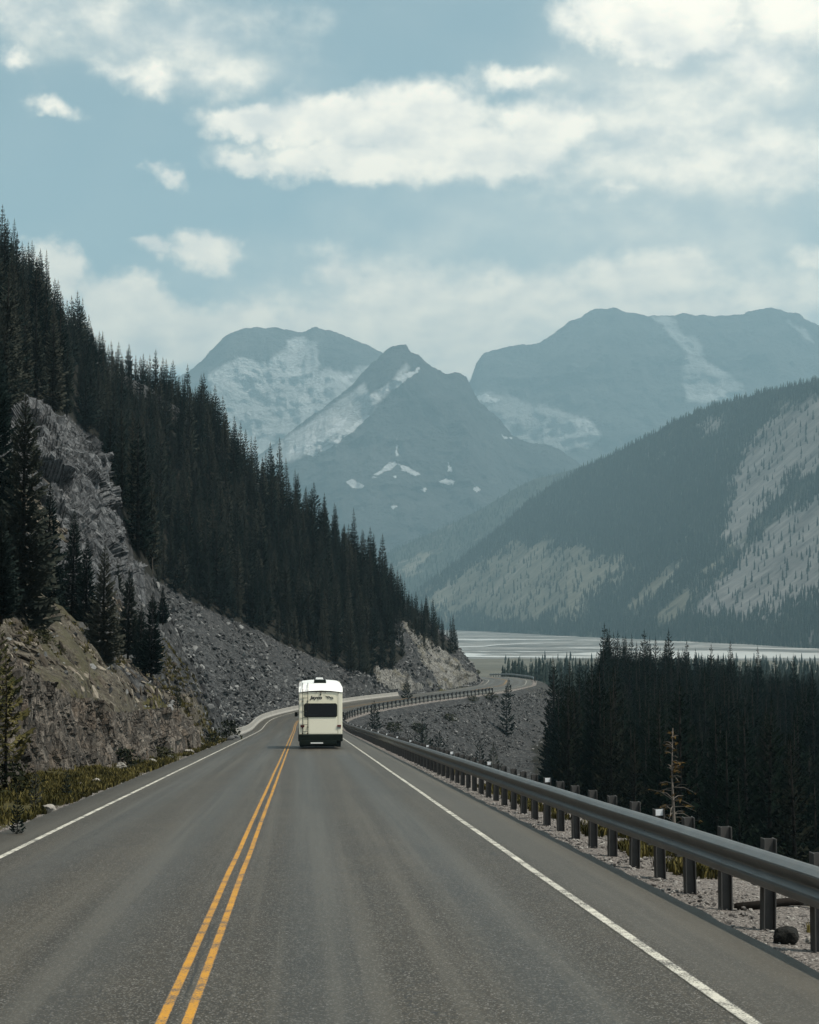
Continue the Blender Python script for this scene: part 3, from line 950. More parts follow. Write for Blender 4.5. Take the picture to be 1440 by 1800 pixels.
LEFT_SKY = [(150, 740), (250, 700), (330, 655), (362, 632), (385, 606), (402, 588), (430, 580), (470, 577), (510, 581), (545, 583), (555, 577), (566, 578), (600, 591), (640, 608), (668, 621), (700, 640), (760, 690), (850, 760), (950, 830)]
GL_A = [(372, 660), (400, 634), (440, 628), (470, 640), (500, 612), (505, 595), (540, 592), (556, 610), (560, 650), (600, 655), (640, 640), (672, 632), (690, 650), (650, 740), (560, 800), (490, 830), (420, 800), (360, 720)]
SN_A = [[(560, 775), (590, 750), (620, 715), (640, 690), (650, 700), (625, 735), (600, 760), (572, 782)], [(470, 790), (520, 770), (560, 772), (545, 790), (500, 802)], [(585, 665), (620, 655), (655, 640), (640, 652), (600, 668)]]
loft_base = [(0, 1090, 7600), (2000, 1090, 7600)]
o, *_ = loft('left_mountain', LEFT_SKY, 10500, [(150, 1092, 8600), (950, 1092, 8600)], 330, 190, 330, 0.0013, peak_mat('left_peak_rock', (0.03, 0.03, 0.031), (0.20, 0.195, 0.185), (0.56, 0.57, 0.57)),
             {'glacier': [GL_A], 'snow': SN_A}, 0.8, seed=3, topjit=12, warp_px=15)
tag(o, 'round topped hazy mountain with grey glacier on its face, left in the range', 'mountain')

RIGHT_SKY = [(700, 760), (760, 720), (815, 690), (828, 668), (838, 640), (846, 626), (860, 617), (900, 611), (945, 607), (958, 598), (975, 583), (1005, 563), (1045, 546), (1072, 542), (1110, 549), (1150, 557), (1200, 553), (1250, 556), (1300, 553), (1355, 545), (1395, 554), (1440, 574), (1520, 560), (1640, 610), (1800, 640)]
GL_B = [[(805, 690), (850, 688), (900, 702), (960, 710), (1010, 722), (1042, 742), (1054, 768), (1030, 790), (985, 802), (950, 805), (900, 775), (860, 735), (825, 710)],
        [(1200, 650), (1215, 625), (1240, 625), (1275, 655), (1310, 685), (1330, 710), (1200, 710)], [(1150, 560), (1175, 558), (1215, 590), (1240, 620), (1215, 625), (1180, 590)], [(1385, 560), (1405, 565), (1430, 600), (1410, 600)]]
SN_B = [[(820, 695), (850, 693), (880, 706), (860, 709), (830, 702)]]
o, *_ = loft('right_mountain', RIGHT_SKY, 11500, [(700, 1092, 9000), (1800, 1092, 9000)], 330, 190, 340, 0.0012, peak_mat('right_peak_rock', (0.028, 0.029, 0.031), (0.17, 0.168, 0.162), (0.42, 0.43, 0.43)),
             {'glacier': GL_B, 'snow': SN_B}, 0.8, seed=13, topjit=12, warp_px=15)
tag(o, 'broad hazy massif with a flat cirque glacier, right in the range', 'mountain')

MID_SKY = [(260, 960), (330, 900), (400, 850), (450, 805), (500, 768), (545, 735), (590, 702), (625, 672), (648, 648), (664, 630), (676, 618), (690, 608), (703, 604), (714, 608), (722, 620), (735, 622), (748, 637), (762, 648), (785, 656), (805, 655), (820, 661), (835, 690), (845, 708), (872, 730), (890, 752), (905, 768), (950, 782), (990, 792), (1030, 822), (1100, 880), (1250, 960)]
SN_C = [[(672, 690), (690, 672), (712, 656), (732, 648), (735, 653), (715, 668), (692, 684)], [(726, 652), (737, 642), (741, 645), (733, 655)], [(556, 796), (585, 774), (618, 748), (640, 728), (650, 730), (628, 752), (604, 772), (572, 792)], [(500, 800), (530, 782), (560, 770), (590, 745), (615, 728), (600, 752), (565, 780), (530, 795)],
        [(647, 840), (668, 826), (685, 813), (695, 809), (697, 816), (684, 826), (664, 838)], [(697, 813), (715, 818), (742, 834), (730, 838), (708, 826)], [(607, 848), (618, 843), (640, 853), (636, 859), (620, 857)],
        [(770, 846), (785, 839), (802, 846), (796, 853), (780, 852)], [(680, 890), (692, 884), (701, 890), (690, 894)], [(738, 860), (748, 856), (755, 860), (745, 865)], [(785, 828), (789, 810), (794, 828)],
        [(828, 860), (840, 855), (848, 860), (838, 868)], [(694, 800), (697, 772), (700, 800)], [(538, 800), (546, 788), (562, 797), (550, 806)], [(690, 838), (700, 833), (696, 840)], [(882, 766), (900, 770), (890, 773)]]
GL_C = [[(640, 672), (600, 698), (548, 738), (500, 772), (440, 818), (380, 870), (440, 850), (490, 815), (545, 798), (580, 780), (625, 752), (648, 728), (680, 694), (712, 664), (705, 655), (668, 684), (650, 690)], [(690, 672), (700, 650), (716, 640), (722, 646), (704, 668)]]
o, *_ = loft('pyramid_mountain', MID_SKY, 8600, [(300, 1095, 7200), (1250, 1095, 7200)], 520, 240, 240, 0.0016, peak_mat('pyramid_peak_rock', (0.018, 0.019, 0.021), (0.14, 0.138, 0.134), (0.60, 0.61, 0.61)),
             {'glacier': GL_C, 'snow': SN_C}, 0.9, seed=23, topjit=14, warp_px=3.5)
tag(o, 'dark pointed pyramid mountain with small snow patches in the middle of the range', 'mountain')


def hill_mat():
    m, s, bs = material('far_hill_ground')
    co = s.n('ShaderNodeTexCoord').outputs['Object']
    rot_ = s.n('ShaderNodeVectorRotate', {'Vector': co, 'Angle': R(38)}, rotation_type='Y_AXIS').outputs[0]
    rot_ = s.vmath('MULTIPLY', rot_, (0.28, 0.6, 1.0))
    n1 = s.noise(rot_, 0.016, 6, 0.65); n2 = s.noise(rot_, 0.08, 5, 0.65)
    wood = s.ramp(n2, [(0.3, (0.024, 0.030, 0.026)), (0.7, (0.055, 0.062, 0.048))])
    meadow = s.ramp(s.math('ADD', s.math('MULTIPLY', n1, 0.5), s.math('MULTIPLY', n2, 0.5)), [(0.34, (0.055, 0.055, 0.042)), (0.66, (0.20, 0.185, 0.145))])
    scree = s.ramp(s.math('ADD', s.math('MULTIPLY', n1, 0.5), s.math('MULTIPLY', n2, 0.5)), [(0.34, (0.075, 0.072, 0.069)), (0.66, (0.25, 0.235, 0.222))])
    c = s.mix(s.sstep(s.math('ADD', s.attr('meadow'), s.math('MULTIPLY_ADD', s.math('ADD', n2, n1), 3.2, -3.1)), -0.6, 0.7), wood, meadow)
    c = s.mix(s.sstep(s.math('ADD', s.attr('scree'), s.math('MULTIPLY_ADD', s.math('ADD', n2, n1), 3.0, -2.85)), -0.6, 0.7), c, scree)
    setc(s, bs, 'Base Color', c)
    bs.inputs['Roughness'].default_value = 0.95
    bs.inputs['Specular IOR Level'].default_value = 0.1
    bump(s, bs, s.math('ADD', n1, s.math('MULTIPLY', n2, 0.6)), 0.8, 9)
    return m


M['hill'] = hill_mat()
RIDGE_SKY = [(480, 1075), (580, 1025), (690, 968), (740, 945), (800, 918), (850, 893), (900, 862), (940, 842), (985, 832), (1040, 815), (1120, 790), (1250, 750), (1400, 720)]
ridge, ridgeP, rU, rV, rAt = loft('wooded_ridge', RIDGE_SKY, 6300, [(480, 1094, 5200), (1400, 1094, 5200)], 200, 90, 60, 0.0022, M['hill'],
                                  {'meadow': [[(700, 1010), (740, 975), (760, 970), (720, 1015)]], 'scree': [[(-9, -9), (-8, -9), (-8, -8)]]}, 1.0, seed=33)
tag(ridge, 'hazy blue wooded ridge descending behind the grassy hill', kind='structure')

HILL_SKY = [(690, 1078), (740, 1035), (770, 1012), (820, 975), (870, 935), (905, 905), (930, 882), (960, 862), (1000, 838), (1050, 812), (1100, 788), (1150, 762), (1200, 735), (1250, 715), (1300, 702), (1370, 684), (1440, 668), (1540, 645), (1700, 610), (1900, 600)]
HILL_BASE = [(690, 1102, 4700), (800, 1107, 4450), (900, 1112, 3900), (1000, 1118, 3400), (1200, 1130, 2800), (1440, 1145, 2250), (1700, 1160, 1850), (1900, 1170, 1700)]
MEADOW = [[(760, 1072), (800, 1030), (860, 985), (920, 952), (985, 950), (1060, 975), (1120, 985), (1105, 1010), (1040, 1060), (980, 1092), (880, 1090), (800, 1085)],
          [(742, 1050), (770, 1020), (835, 985), (900, 945), (935, 950), (960, 960), (925, 990), (860, 1035), (800, 1070), (760, 1075)],
          [(790, 1085), (850, 1050), (930, 1000), (985, 965), (1030, 975), (1000, 1005), (930, 1055), (880, 1085), (830, 1092)],
          [(900, 1085), (960, 1045), (1040, 985), (1070, 975), (1110, 985), (1100, 1005), (1060, 1030), (1000, 1075), (950, 1092)],
          [(880, 1092), (960, 1052), (1010, 1020), (1060, 1040), (1010, 1092)],
          [(1090, 1060), (1140, 1010), (1190, 990), (1180, 1020), (1130, 1070), (1100, 1085)],
          [(1150, 1085), (1200, 1040), (1262, 985), (1305, 945), (1318, 950), (1270, 1005), (1215, 1055), (1170, 1092)]]
SCREE = [[(1440, 700), (1480, 690), (1480, 790), (1440, 795), (1400, 835), (1370, 860), (1345, 890), (1325, 925), (1300, 960), (1295, 950), (1320, 890), (1330, 850), (1300, 860), (1290, 850), (1330, 790), (1375, 745)],
         [(1500, 690), (1430, 690), (1370, 728), (1310, 785), (1275, 845), (1270, 900), (1255, 960), (1300, 960), (1345, 900), (1400, 845), (1500, 800)],
         [(1500, 850), (1430, 865), (1370, 905), (1310, 965), (1250, 1030), (1215, 1080), (1290, 1085), (1380, 1060), (1500, 1000)],
         [(1500, 840), (1440, 860), (1400, 880), (1360, 915), (1330, 955), (1285, 1000), (1245, 1045), (1230, 1080), (1262, 1070), (1300, 1025), (1340, 985), (1380, 960), (1420, 925), (1500, 890)],
         [(1500, 960), (1440, 1000), (1400, 1020), (1350, 1060), (1310, 1090), (1360, 1095), (1420, 1060), (1500, 1040)],
         [(1235, 765), (1255, 735), (1268, 740), (1250, 775)], [(1500, 1090), (1440, 1105), (1400, 1130), (1500, 1150)], [(1140, 805), (1165, 795), (1170, 802), (1145, 812)]]
hill, hillP, hU, hV, hAt = loft('far_hill', HILL_SKY, [(690, 5000), (960, 4900), (1200, 4300), (1440, 3700), (1900, 3000)], HILL_BASE, 330, 200, 55, 0.0030, M['hill'],
                                {'meadow': MEADOW, 'scree': SCREE}, 1.0, seed=43, back=(700, 250), warp_px=22)
tag(hill, 'large wooded hill with grassy and scree chutes across the river', kind='structure')


# ------------------------------------------------------------------ rock outcrops
def rock_loft(name, rows, nu, nv, amp, vs, mat, seed, label, back=12.0, stretch=(1, 1, 0.6)):
    rows = [np.array([W(*p) for p in r]) for r in rows]
    nr = max(len(r) for r in rows)
    a = np.linspace(0, 1, nu)
    rs = np.stack([np.stack([np.interp(a, np.linspace(0, 1, len(r)), r[:, k]) for k in range(3)], -1) for r in rows], 0)
    b = np.linspace(0, 1, nv)
    Pg = np.empty((nv, nu, 3))
    tb = np.linspace(0, 1, len(rows))
    for k in range(3):
        for j in range(nu):
            Pg[:, j, k] = np.interp(b, tb, rs[:, j, k])
    for _ in range(6):   # soften the control net
        Pg[1:-1] = 0.5 * Pg[1:-1] + 0.25 * (Pg[:-2] + Pg[2:])
        Pg[:, 1:-1] = 0.5 * Pg[:, 1:-1] + 0.25 * (Pg[:, :-2] + Pg[:, 2:])
    du = np.gradient(Pg, axis=1); dv = np.gradient(Pg, axis=0)
    nrm = np.cross(dv, du); nrm /= np.linalg.norm(nrm, axis=-1, keepdims=True) + 1e-9
    if nrm[..., 1].mean() > 0: nrm = -nrm
    st = np.array(stretch)
    disp = amp * (1.1 * voro(Pg * st, vs, seed) + 0.75 * voro(Pg * st, vs * 2.3, seed + 30) + 0.4 * voro(Pg * st, vs * 5.2, seed + 60) + 1.2 * fbm(Pg, vs * 0.5, 4, 0.5, seed + 90))
    Pg = Pg + nrm * disp[..., None]
    # wrap the border back into the hill so the rock has a body
    h = np.array([-0.25, 0.95, -0.12]) * back
    Pg = np.concatenate([Pg[:1] + h, Pg, Pg[-1:] + np.array([0.3, -0.5, -2.6])], 0)
    Pg = np.concatenate([Pg[:, :1] + h * np.array([1.0, .6, .5]), Pg, Pg[:, -1:] + h * np.array([1.2, 1, 1])], 1)
    o = link(name, mesh_np(name, Pg.reshape(-1, 3), grid_faces(Pg.shape[0], Pg.shape[1]), mat, False))
    return tag(o, label, 'rock')


rock_loft('rock_crag', [
    [(5, 750, 147), (50, 722, 147), (105, 733, 149), (150, 756, 150), (165, 778, 154)],
    [(-15, 830, 136), (50, 820, 134), (110, 822, 136), (168, 832, 141), (190, 862, 151)],
    [(-25, 920, 128), (50, 920, 126), (120, 922, 128), (182, 925, 135), (213, 942, 148)],
    [(-35, 1030, 120), (50, 1030, 117), (130, 1025, 119), (195, 1022, 128), (233, 1012, 146)]], 170, 150, 1.15, 0.30, M['crag'], 5,
    'tall grey crag standing out of the spruces on the left hillside')
_bu = np.array([(-75, 1420, 41), (-10, 1395, 48), (30, 1378, 54), (95, 1368, 60), (155, 1352, 66), (205, 1340, 72.5), (250, 1324, 80), (300, 1308, 91), (348, 1290, 108)], float)
_tu = _bu[:, 0] - 1900.0 / _bu[:, 2]
_tv = np.interp(_tu, [-120, 0, 40, 78, 124, 160, 190, 230, 270, 311, 345], [1150, 1150, 1158, 1188, 1213, 1238, 1262, 1250, 1243, 1250, 1272])
rock_loft('rock_cliff', [
    [(u, v, d) for u, v, d in zip(_tu, _tv, _bu[:, 2])],
    [(u, v, d) for u, v, d in zip(_tu * .65 + _bu[:, 0] * .35, _tv * .45 + _bu[:, 1] * .55, _bu[:, 2])],
    [(u, v, d) for u, v, d in _bu]], 420, 90, 0.42, 0.50, M['cliff'], 15,
    'dark rock cut cliff beside the left road shoulder', 4.0, (1.0, 0.75, 0.55))
rock_loft('rock_bluff', [
    [(694, 1082, 339), (722, 1102, 345), (755, 1130, 354), (790, 1152, 366), (812, 1160, 376), (824, 1168, 388)],
    [(672, 1150, 318), (702, 1146, 322), (746, 1160, 333), (795, 1172, 350), (820, 1178, 366), (832, 1180, 384)],
    [(652, 1198, 298), (698, 1202, 302), (750, 1203, 311), (800, 1200, 328), (828, 1191, 352), (840, 1187, 380)]], 150, 70, 0.75, 0.32, M['bluff'], 25,
    'pale bare rock bluff at the end of the spur where the road bends', 10.0)


def rock_mesh(name, seed, mat, flat=0.7, sub=1, jit=0.35):
    bm = bmesh.new()
    bmesh.ops.create_icosphere(bm, subdivisions=sub, radius=0.5)
    r = random.Random(seed)
    ax = [r.uniform(.75, 1.25) for _ in range(2)]
    co = np.array([v.co for v in bm.verts])
    nz = voro(co + seed * 3.1, 1.7, seed) * jit * 1.4 + fbm(co + seed, 3.0, 3, .5, seed) * jit
    for v, q in zip(bm.verts, nz):
        v.co *= 1 + q
        v.co.x *= ax[0]; v.co.y *= ax[1]; v.co.z *= flat
    me = bpy.data.meshes.new(name); bm.to_mesh(me); bm.free()
    me.materials.append(mat)
    return me


def normal_at(x, y):
    e = 0.6
    gx_ = (G(x + e, y) - G(x - e, y)) / (2 * e); gy_ = (G(x, y + e) - G(x, y - e)) / (2 * e)
    return gx_, gy_


# scree stones on the left slope, the gully side and the bluff's foot
N = 90000
d_ = rng.uniform(70, 400, N); t_ = -5.2 - rng.uniform(0, 1, N) ** 1.3 * 60
x_, y_, _ = RO(d_, t_)
z_ = G(x_, y_, d_, t_)
u_, v_ = PX(np.stack([x_, y_, z_], -1))
inF = sdpoly(u_, v_, FOREST)
ok = (u_ > -30) & (v_ > 690) & (inF < 4) & ((d_ > 120) | (rng.random(N) < 0.7)) & (v_ > 980)
N2 = 50000
d2 = rng.uniform(150, 345, N2); t2 = 7.4 + rng.uniform(0, 1, N2) ** 1.2 * 30
x2, y2, _ = RO(d2, t2); z2 = G(x2, y2, d2, t2)
u2, v2 = PX(np.stack([x2, y2, z2], -1))
ok2 = (u2 > 600) & (u2 < 1010) & (v2 < 1420) & ((z2 > zvalley(x2, y2) + 1.2) | (rng.random(N2) < .2))
xs = np.concatenate([x_[ok], x2[ok2]]); ys = np.concatenate([y_[ok], y2[ok2]]); zs = np.concatenate([z_[ok], z2[ok2]])
keep = rng.permutation(len(xs))[:52000]
xs, ys, zs = xs[keep], ys[keep], zs[keep]
gx_, gy_ = normal_at(xs, ys)
sz = (0.13 + 0.60 * rng.random(len(xs)) ** 5) * np.where(np.arange(len(ok.nonzero()[0]) + len(ok2.nonzero()[0]))[keep] >= ok.sum(), .62, 1.0) * np.clip(ys / 170.0, .35, 1.15)
rot = np.stack([np.arctan(gy_) + rng.normal(0, .35, len(xs)), -np.arctan(gx_) + rng.normal(0, .35, len(xs)), rng.uniform(0, 6.28, len(xs))], -1)
scl = sz[:, None] * np.stack([rng.uniform(.8, 1.7, len(xs)), rng.uniform(.7, 1.2, len(xs)), rng.uniform(.5, .95, len(xs))], -1)
stones = [rock_mesh('scree_stone_shape', 100 + k, M['scree'], 0.55, 1) for k in range(6)]
scatter('scree_stones', np.stack([xs, ys, zs + 0.02], -1), rot, scl, rng.integers(0, 6, len(xs)), stones, 'loose grey scree stones strewn over the slopes above and below the road')

# rubble on the soil slope above the rock cut
M['rubble'] = stone_mat('rubble_stone', (0.016, 0.013, 0.010), (0.070, 0.058, 0.045), (0.30, 0.265, 0.215))
N = 15000
d_ = rng.uniform(52, 128, N); t_ = -6.5 - rng.uniform(0, 1, N) * 22
x_, y_, _ = RO(d_, t_); z_ = G(x_, y_, d_, t_)
u_, v_ = PX(np.stack([x_, y_, z_], -1))
ok = (u_ > -30) & (u_ < 380) & (-t_ > cliff_t(d_) + 1.6)
x_, y_, z_ = x_[ok], y_[ok], z_[ok]
gx_, gy_ = normal_at(x_, y_)
n_ = len(x_)
sz = 0.07 + 0.32 * rng.random(n_) ** 4
rub = [rock_mesh('rubble_stone_shape', 150 + k, M['rubble'], 0.6, 1) for k in range(4)]
scatter('slope_rubble', np.stack([x_, y_, z_ + .02], -1), np.stack([np.arctan(gy_) + rng.normal(0, .3, n_), -np.arctan(gx_) + rng.normal(0, .3, n_), rng.normal(0, .5, n_)], -1), sz[:, None] * np.array([1.9, 1.0, .8]), rng.integers(0, 4, n_), rub, 'brown rubble and broken slabs on the soil slope above the rock cut')

# gravel on the right shoulder and along the left pavement edge
N = 15000
d_ = 9 + 70 * rng.random(N) ** 1.7; t_ = 5.2 + 3.2 * rng.random(N) ** 1.1
lf = rng.random(N) < 0.10
t_ = np.where(lf, -4.55 - 0.5 * rng.random(N) ** 1.5, t_); d_ = np.where(lf, 26 + 80 * rng.random(N), d_)
x_, y_, _ = RO(d_, t_); z_ = G(x_, y_, d_, t_)
sz = 0.022 + 0.06 * rng.random(N) ** 4
peb = [rock_mesh('gravel_stone_shape', 200 + k, M['pebble'], 0.75, 1) for k in range(4)]
scatter('gravel', np.stack([x_, y_, z_ + 0.008], -1), rng.uniform(0, 6.28, (N, 3)) * np.array([.1, .1, 1]), sz[:, None] * np.ones(3) * np.array([1.2, 1, .8]), rng.integers(0, 4, N), peb,
        'grey gravel along the pavement edges')


# grass tufts
def tuft_mesh(name, seed, nb=16, h=0.32, mat=None, spread=0.16):
    r = random.Random(seed); v = []; f = []
    for _ in range(nb):
        a = r.uniform(0, 6.28); rr = spread * math.sqrt(r.random()); b = r.uniform(0, 6.28)
        hh = h * r.uniform(.45, 1.1); l = hh * r.uniform(.15, .6); w = 0.012 + 0.01 * r.random()
        x, y = rr * math.cos(a), rr * math.sin(a); dx, dy = math.cos(b), math.sin(b)
        k = len(v)
        v += [(x - dy * w, y + dx * w, -0.02), (x + dy * w, y - dx * w, -0.02), (x + dx * l * .4 + dy * w * .7, y + dy * l * .4 - dx * w * .7, hh * .6), (x + dx * l * .4 - dy * w * .7, y + dy * l * .4 + dx * w * .7, hh * .6), (x + dx * l, y + dy * l, hh)]
        f += [(k, k + 1, k + 2, k + 3), (k + 3, k + 2, k + 4)]
    me = bpy.data.meshes.new(name); me.from_pydata(v, [], f); me.materials.append(mat)
    return me


tufts = [tuft_mesh('grass_tuft_shape', 300 + k, 18, 0.17, M['grass'], 0.13) for k in range(4)]
N = 30000
d_ = 24 + 115 * rng.random(N) ** 1.3; t_ = -4.75 - 4.2 * rng.random(N) ** 1.4
x_, y_, _ = RO(d_, t_); z_ = G(x_, y_, d_, t_)
pn = fbm(np.stack([x_, y_, 0 * x_], -1), 0.55, 4, 0.5, 71)
ok = (rng.random(N) < np.clip(0.30 + 2.4 * pn, 0, 1)) & ((-t_ < cliff_t(d_) + .6) | (d_ > 112))
N3 = 6000
d3 = 13 + 60 * rng.random(N3); t3 = 6.0 + 2.3 * rng.random(N3)
x3, y3, _ = RO(d3, t3); z3 = G(x3, y3, d3, t3)
pn3 = fbm(np.stack([x3, y3, 0 * x3], -1), 0.5, 3, 0.5, 75)
ok3 = pn3 > 0.03
d4 = 70 + 60 * rng.random(5000); t4 = -9 - 14 * rng.random(5000)
x4, y4, _ = RO(d4, t4); z4 = G(x4, y4, d4, t4)
ok4 = fbm(np.stack([x4, y4, 0 * x4], -1), 0.25, 3, 0.5, 77) > 0.17
xs = np.concatenate([x_[ok], x3[ok3], x4[ok4]]); ys = np.concatenate([y_[ok], y3[ok3], y4[ok4]]); zs = np.concatenate([z_[ok], z3[ok3], z4[ok4]])
n_ = len(xs)
scl = (0.55 + 0.75 * rng.random(n_))[:, None] * np.stack([np.ones(n_), np.ones(n_), rng.uniform(.6, 1.2, n_)], -1)
scatter('grass', np.stack([xs, ys, zs], -1), np.stack([0 * xs, 0 * xs, rng.uniform(0, 6.28, n_)], -1), scl, rng.integers(0, 4, n_), tufts, 'yellow green grass tufts on the road verges')


# ------------------------------------------------------------------ conifers
def spruce(name, seed, H=10.0, rad=1.25, whorls=40, mat=None, per=6, taper=0.85, bare=0.05, ragged=0.25, droop=0.35, barkmat=None, segs=4, wid=0.30):
    """Trunk and crown meshes of a spruce H metres tall: whorls of drooping boughs, each a spray of needle blades."""
    r = random.Random(seed)
    v = []; f = []
    for w in range(whorls):
        q = (w + r.random() * .7) / whorls
        z = H * (bare + (0.985 - bare) * q)
        Lm = rad * ((1 - q) ** taper) * r.uniform(1 - ragged, 1 + ragged) + 0.06
        if r.random() < 0.10: Lm *= 0.5
        if q < 0.12: Lm *= 0.55 + q * 3.7
        nb = max(3, int(per * (0.6 + 0.6 * (1 - q))))
        a0 = r.uniform(0, 6.28)
        for b in range(nb):
            a = a0 + 6.283 * b / nb + r.uniform(-.35, .35)
            L = Lm * r.uniform(.62, 1.22)
            ca, sa = math.cos(a), math.sin(a)
            zz = z + r.uniform(-.12, .12) * H / whorls * 2
            rise = 0.55 * q - droop * (1 - q) * r.uniform(.7, 1.3)
            pts = []
            for k in range(segs + 1):
                e = k / segs
                pts.append((ca * L * e, sa * L * e, zz + L * (rise * e - 0.28 * e * (1 - e) * 2 + 0.20 * e * e)))
            W_ = wid * (L ** 0.7) * r.uniform(.8, 1.2)
            for k in range(segs):
                x0, y0, z0 = pts[k]; x1, y1, z1 = pts[k + 1]
                e = (k + .5) / segs
                hw = W_ * (0.35 + 1.1 * e * (1.25 - e))
                for sg in (-1, 1):
                    i = len(v)
                    ox = -sa * sg * hw * r.uniform(.6, 1.2); oy = ca * sg * hw * r.uniform(.6, 1.2)
                    fx = ca * hw * .7; fy = sa * hw * .7
                    v.extend([(x0, y0, z0), (x1, y1, z1), ((x0 + x1) / 2 + ox + fx, (y0 + y1) / 2 + oy + fy, (z0 + z1) / 2 - hw * r.uniform(.25, .75))])
                    f.append((i, i + 1, i + 2))
            # hanging spray under the bough and its tip
            i = len(v)
            xm, ym, zm = pts[segs // 2]; xe, ye, ze = pts[segs]
            v.extend([(xm, ym, zm), (xe, ye, ze), ((xm + xe) / 2, (ym + ye) / 2, (zm + ze) / 2 - W_ * .9), (xe + ca * W_ * .5, ye + sa * W_ * .5, ze + W_ * .1)])
            f.extend([(i, i + 1, i + 2), (i + 2, i + 1, i + 3)])
    # leader
    i = len(v); t = H * 0.965
    v.extend([(-.05, 0, t), (.05, 0, t), (0, 0.01, H * 1.02), (0, -.05, t), (0, .05, t), (0.01, 0, H * 1.02)])
    f.extend([(i, i + 1, i + 2), (i + 3, i + 4, i + 5)])
    crown = bpy.data.meshes.new(name + '_crown'); crown.from_pydata(v, [], f); crown.materials.append(mat)
    mb = MB()
    r0 = H * 0.013
    mb.tube([(0, 0, -0.6), (0.02, 0, H * .3), (-.02, .02, H * .65), (0, 0, H * .98)], [r0 * 1.15, r0 * .8, r0 * .45, 0.012], 7)
    trunk = mb.mesh(name + '_trunk', barkmat or M['bark'], smooth=True)
    return trunk, crown


KIND = {}
KIND['hill'] = [spruce('hill_spruce', 400 + k, 10, [1.0, 1.15, .88, 1.28, 1.06][k], [44, 46, 48, 44, 45][k], M['needles'], 7, [.8, .75, .7, .9, .6][k], .05, .28, .4) for k in range(5)]
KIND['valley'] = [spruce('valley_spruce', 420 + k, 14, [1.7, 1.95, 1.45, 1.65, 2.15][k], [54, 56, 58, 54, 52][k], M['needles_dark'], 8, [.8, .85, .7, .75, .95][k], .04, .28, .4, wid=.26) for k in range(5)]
KIND['near'] = [spruce('near_spruce', 440 + k, 10, [1.5, 1.25, 1.7][k], [76, 76, 74][k], M['needles'], 11, [.8, .8, .95][k], .03, .25, .45, segs=5, wid=.24) for k in range(3)]
KIND['young'] = [spruce('young_spruce', 460 + k, 3, [.62, .75][k], [20, 18][k], M['needles_green'], 6, .9, .05, .35, .1, wid=.24) for k in range(2)]
KIND['seedling'] = [spruce('seedling_spruce', 470 + k, 3, [.7, .8][k], [18, 18][k], M['needles'], 6, .9, .05, .35, .15, wid=.26) for k in range(2)]


def far_tree(name, seed, mat):
    r = random.Random(seed); v = []; f = []
    H = 1.0; n = 7
    for w in range(n):
        q = w / n
        z0 = 0.04 + 0.92 * q; rr = (0.15 * (1 - q) ** 0.8 + 0.012)
        a0 = r.uniform(0, 6.28); k = 4
        i = len(v)
        for b in range(k):
            a = a0 + 6.283 * b / k; L = rr * r.uniform(.7, 1.25)
            v.append((math.cos(a) * L, math.sin(a) * L, z0 - 0.03 * r.random()))
        v.append((0, 0, z0 + 0.2))
        f += [(i + b, i + (b + 1) % k, i + k) for b in range(k)]
    me = bpy.data.meshes.new(name); me.from_pydata(v, [], f); me.materials.append(mat)
    return me


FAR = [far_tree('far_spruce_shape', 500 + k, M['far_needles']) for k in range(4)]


def poisson(x, y, rmin, order=None):
    """Indices of points kept so that no two are nearer than rmin."""
    rm = np.broadcast_to(rmin, x.shape)
    cell = {}
    c = float(np.max(rm)); keep = []
    for i in range(len(x)):
        cx_, cy_ = int(x[i] // c), int(y[i] // c)
        good = True
        for a in (-1, 0, 1):
            for b in (-1, 0, 1):
                for j in cell.get((cx_ + a, cy_ + b), ()):
                    if (x[i] - x[j]) ** 2 + (y[i] - y[j]) ** 2 < rm[i] ** 2:
                        good = False; break
                if not good: break
            if not good: break
        if good:
            keep.append(i); cell.setdefault((cx_, cy_), []).append(i)
    return np.array(keep, int)


TREES = []     # (x, y, z, height, kind, variant, label, group)


def add_tree(u, vbase, vtop, d, kind, label=None, group=None):
    b = W(u, vbase, d); t = W(u, vtop, d)
    TREES.append([b[0], b[1], b[2], t[2] - b[2], kind, random.randrange(len(KIND[kind])), label, group])


# left forest
N = 30000
d_ = rng.uniform(120, 382, N); t_ = -rng.uniform(5, 92, N)
x_, y_, _ = RO(d_, t_); z_ = G(x_, y_, d_, t_)
u_, v_ = PX(np.stack([x_, y_, z_], -1))
ins = (inpoly(u_, v_, FOREST) | (inpoly(u_, v_, [(-90, 560), (-10, 560), (25, 730), (0, 760), (-5, 1000), (-90, 1080)]) & (d_ < 150))) & (u_ > -40)
x_, y_, z_, d_, u_, v_ = [q[ins] for q in (x_, y_, z_, d_, u_, v_)]
k_ = poisson(x_, y_, 1.62)
LF = []
for i in k_:
    h = random.triangular(4.6, 12.8, 8.0)
    if random.random() < .10: h *= 1.25
    low = sdpoly(np.array([u_[i]]), np.array([v_[i]]), FOREST)[0]
    if low < 10 and v_[i] > 1000: h *= random.uniform(.5, .95)
    if u_[i] > 690: h *= random.uniform(.5, .8)
    LF.append([x_[i], y_[i], z_[i] - .1, h, 'hill', random.randrange(5), u_[i], v_[i]])
